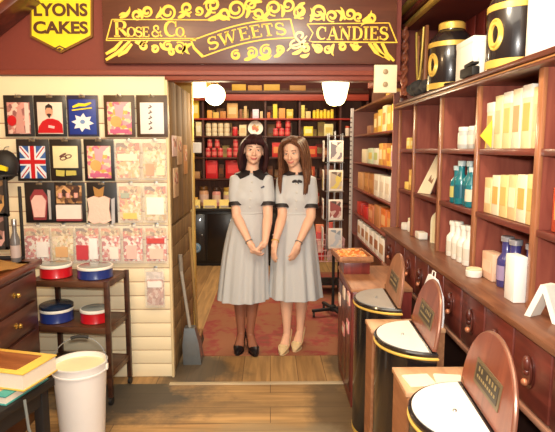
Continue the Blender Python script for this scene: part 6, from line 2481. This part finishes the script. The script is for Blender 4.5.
def locks_bob(HM):
    out = []
    # fringe swept to both sides
    for k in range(15):
        u = -1 + 2 * k / 14
        rt = (0.012 + 0.030 * u, -0.052, 0.118)
        side = 1 if u > 0.15 else -1
        p1 = HM @ V((0.062 * u, -0.090 + 0.02 * abs(u), 0.090 - 0.01 * abs(u)))
        p2 = HM @ V((0.074 * u + 0.006 * side, -0.088 + 0.034 * abs(u), 0.058 - 0.012 * abs(u)))
        out.append((rt, [p1, p2], 0.0105))
    for s_ in (-1, 1):
        for k in range(16):
            f = k / 15
            y = -0.068 + 0.15 * f
            rt = (s_ * 0.03, -0.05 + 0.10 * f, 0.118 - 0.01 * f)
            j = rl.uniform(-0.006, 0.006)
            p1 = HM @ V((s_ * (0.080 + j * 0.5), y * 0.9, 0.055))
            p2 = HM @ V((s_ * (0.094 + j), y, -0.01))
            p3 = HM @ V((s_ * (0.098 + j), y + 0.006, -0.075))
            p4 = HM @ V((s_ * (0.088 + j), y + 0.004, -0.125 - rl.uniform(0, 0.03)))
            out.append((rt, [p1, p2, p3, p4], 0.014))
    for k in range(16):
        u = -1 + 2 * k / 15
        rt = (0.04 * u, 0.07, 0.10)
        out.append((rt, [HM @ V((0.075 * u, 0.112, 0.04)), HM @ V((0.092 * u, 0.122 - 0.03 * u * u, -0.03)), HM @ V((0.09 * u, 0.115 - 0.03 * u * u, -0.10)), HM @ V((0.085 * u, 0.10 - 0.03 * u * u, -0.15))], 0.016))
    return out


def locks_long(HM):
    out = []
    # off-centre parting, hair drawn to the sides
    for s_ in (-1, 1):
        for k in range(20):
            f = k / 19
            y = -0.070 + 0.15 * f
            j = rl.uniform(-0.007, 0.007)
            rt = (0.014 + s_ * 0.010, -0.066 + 0.12 * f, 0.112 - 0.008 * f)
            p1 = HM @ V((s_ * (0.060 + 0.018 * f), -0.066 + 0.13 * f, 0.085))
            p2 = HM @ V((s_ * (0.086 + j), y + 0.01, 0.02))
            p3 = HM @ V((s_ * (0.094 + j), y + 0.008, -0.07))
            # falls straight down over the shoulder and the chest
            b0 = HM @ V((s_ * (0.096 + j), y, -0.12))
            fr = 1 - f
            p4 = V((b0.x + s_ * 0.006, b0.y - 0.055 * fr - 0.01, b0.z - 0.075))
            p5 = V((b0.x + s_ * 0.0 + j, b0.y - 0.075 * fr - 0.02, b0.z - (0.115 if s_ < 0 else 0.13) - rl.uniform(0, 0.05)))
            if f < 0.6:
                out.append((rt, [p1, p2, p3, b0, p4, p5], 0.0135))
            else:
                out.append((rt, [p1, p2, p3, b0, V((b0.x, b0.y + 0.035, b0.z - 0.08))], 0.015))
    for k in range(16):
        u = -1 + 2 * k / 15
        rt = (0.04 * u, 0.07, 0.10)
        out.append((rt, [HM @ V((0.075 * u, 0.112, 0.04)), HM @ V((0.09 * u, 0.122 - 0.03 * u * u, -0.04)), HM @ V((0.09 * u, 0.125 - 0.03 * u * u, -0.12)), HM @ V((0.085 * u, 0.135 - 0.03 * u * u, -0.22)), HM @ V((0.08 * u, 0.13 - 0.03 * u * u, -0.30))], 0.017))
    return out


woman((-0.178, WY, 0.009), 0, 'woman with short dark hair, black collar on pale grey dress, black pumps', dict(
    hip=0.0, neck=0.040, zsh=1.372, head=(0.055, -0.005, 1.527), turn=5, nod=3, tilt=4,
    sh_l=(-0.078, 0.0, 1.315), el_l=(-0.072, -0.085, 1.045), wr_l=(0.030, -0.215, 0.862), hd_l=(0.55, -0.2, -0.8), pn_l=(0.75, 0.5, 0.5), ts_l=-1,
    sh_r=(0.152, 0.0, 1.315), el_r=(0.162, -0.085, 1.045), wr_r=(0.142, -0.215, 0.868), hd_r=(-0.65, -0.15, -0.75), pn_r=(-0.75, 0.5, 0.5), ts_r=1, curl=24,
    ft_l=(-0.050, 0.0, 0.0), ft_r=(0.022, -0.025, 0.0), fa_l=-6, fa_r=14, cuff=0.66,
    skirt=[(1.075, 0.020, -0.004, 0.114, 0.100, 0.0), (1.02, 0.012, 0.0, 0.128, 0.112, 0.004), (0.92, 0.002, 0.005, 0.152, 0.128, 0.02), (0.75, -0.014, 0.005, 0.172, 0.142, 0.045), (0.56, -0.027, 0.005, 0.185, 0.158, 0.065), (0.385, -0.036, 0.005, 0.196, 0.17, 0.075)],
    ph=0.6, dress=DRESS, collar=0.055, collar_m=mat((30, 24, 26), 0.6, 0, 0.15), nbut=4, bx=1, brooch=(0.118, 1.258),
    skin=SKIN, hair=strands((38, 18, 20), (66, 32, 34)), brow=mat((44, 26, 24), 0.6), lips=mat((190, 96, 92), 0.4), hairline=0.95, locks=locks_bob,
    shoe=mat((24, 20, 24), 0.3, 0, 0.1), stocking=0.62, hose=mat((156, 100, 76), 0.5, 0, 0.05), bracelets=(('l', STEEL),)))

woman((0.176, WY + 0.02, 0.009), 0, 'woman with long brown hair looking down, pale grey dress, cream shoes', dict(
    hip=0.018, neck=0.026, zsh=1.358, head=(-0.004, -0.012, 1.512), turn=-18, nod=13, tilt=-3,
    sh_l=(-0.076, 0.0, 1.305), el_l=(-0.084, -0.085, 1.04), wr_l=(-0.140, -0.215, 0.862), hd_l=(-0.12, -0.25, -0.9), pn_l=(0.8, 0.5, 0.1), ts_l=-1,
    sh_r=(0.128, 0.0, 1.305), el_r=(0.132, -0.085, 1.035), wr_r=(0.030, -0.205, 0.850), hd_r=(-0.35, -0.12, -0.9), pn_r=(-0.5, 0.7, 0.1), ts_r=1, curl=14,
    ft_l=(-0.045, -0.03, 0.0), ft_r=(0.062, 0.035, 0.0), fa_l=-14, fa_r=-16, cuff=0.70,
    skirt=[(1.065, 0.021, -0.004, 0.114, 0.100, 0.0), (1.02, 0.020, 0.0, 0.126, 0.111, 0.004), (0.92, 0.020, 0.005, 0.150, 0.127, 0.02), (0.76, 0.014, 0.005, 0.172, 0.142, 0.045), (0.57, 0.019, 0.005, 0.188, 0.158, 0.065), (0.395, 0.024, 0.005, 0.203, 0.17, 0.075)],
    ph=2.2, dress=DRESS, collar=0.034, collar_m=mat((46, 38, 40), 0.6, 0, 0.15), nbut=4, bx=-1, bow=True,
    skin=mat((238, 188, 158), 0.5, 0, 0.04, 40), hair=strands((84, 50, 34), (124, 82, 56)), brow=mat((96, 62, 44), 0.6), lips=mat((206, 116, 104), 0.4), hairline=1.12, locks=locks_long,
    shoe=mat((232, 206, 160), 0.35, 0, 0.06), shoebow=True, eye=0.0036, bracelets=(('l', GOLD), ('r', STEEL))))
# ------------------------------------------------------------------ light
def point(loc, w, c, r):
    l = bpy.data.lights.new('light', 'POINT')
    l.energy = w
    l.color = c
    l.shadow_soft_size = r
    o = bpy.data.objects.new('lamp_light', l)
    col.objects.link(o)
    o.location = loc
    return o


def area(loc, target, sx, sy, w, c):
    l = bpy.data.lights.new('light', 'AREA')
    l.shape = 'RECTANGLE'
    l.size, l.size_y = sx, sy
    l.energy = w
    l.color = c
    o = bpy.data.objects.new('area_light', l)
    col.objects.link(o)
    o.location = loc
    d = V(target) - V(loc)
    o.rotation_euler = d.to_track_quat('-Z', 'Y').to_euler()
    return o


WARM = (1.0, 0.80, 0.52)
for p, w in zip(LAMPS, (13, 11, 14)):
    point((p.x, p.y, p.z - 0.16), w, WARM, 0.08)
# ceiling lamps of the front shop and the back room
point((0.34, 1.95, 2.50), 52, (1.0, 0.9, 0.7), 0.09)
point((-1.10, 2.0, 2.42), 46, (1.0, 0.68, 0.34), 0.10)
area((0.0, 6.0, 2.9), (0.0, 6.0, 0), 2.2, 1.2, 75, (1.0, 0.82, 0.6))
area((-0.3, 1.0, 2.95), (-0.3, 1.6, 0), 2.4, 1.8, 90, (1.0, 0.9, 0.74))
# the camera's flash
area((0.03, -0.02, 1.66), (0.0, 3.9, 1.2), 0.12, 0.08, 60, (1.0, 0.96, 0.88))

w = bpy.data.worlds.new('world')
scene.world = w
w.use_nodes = True
bg = w.node_tree.nodes['Background']
bg.inputs['Color'].default_value = (1.0, 0.93, 0.82, 1)
bg.inputs['Strength'].default_value = 0.9
scene.view_settings.exposure = -0.25
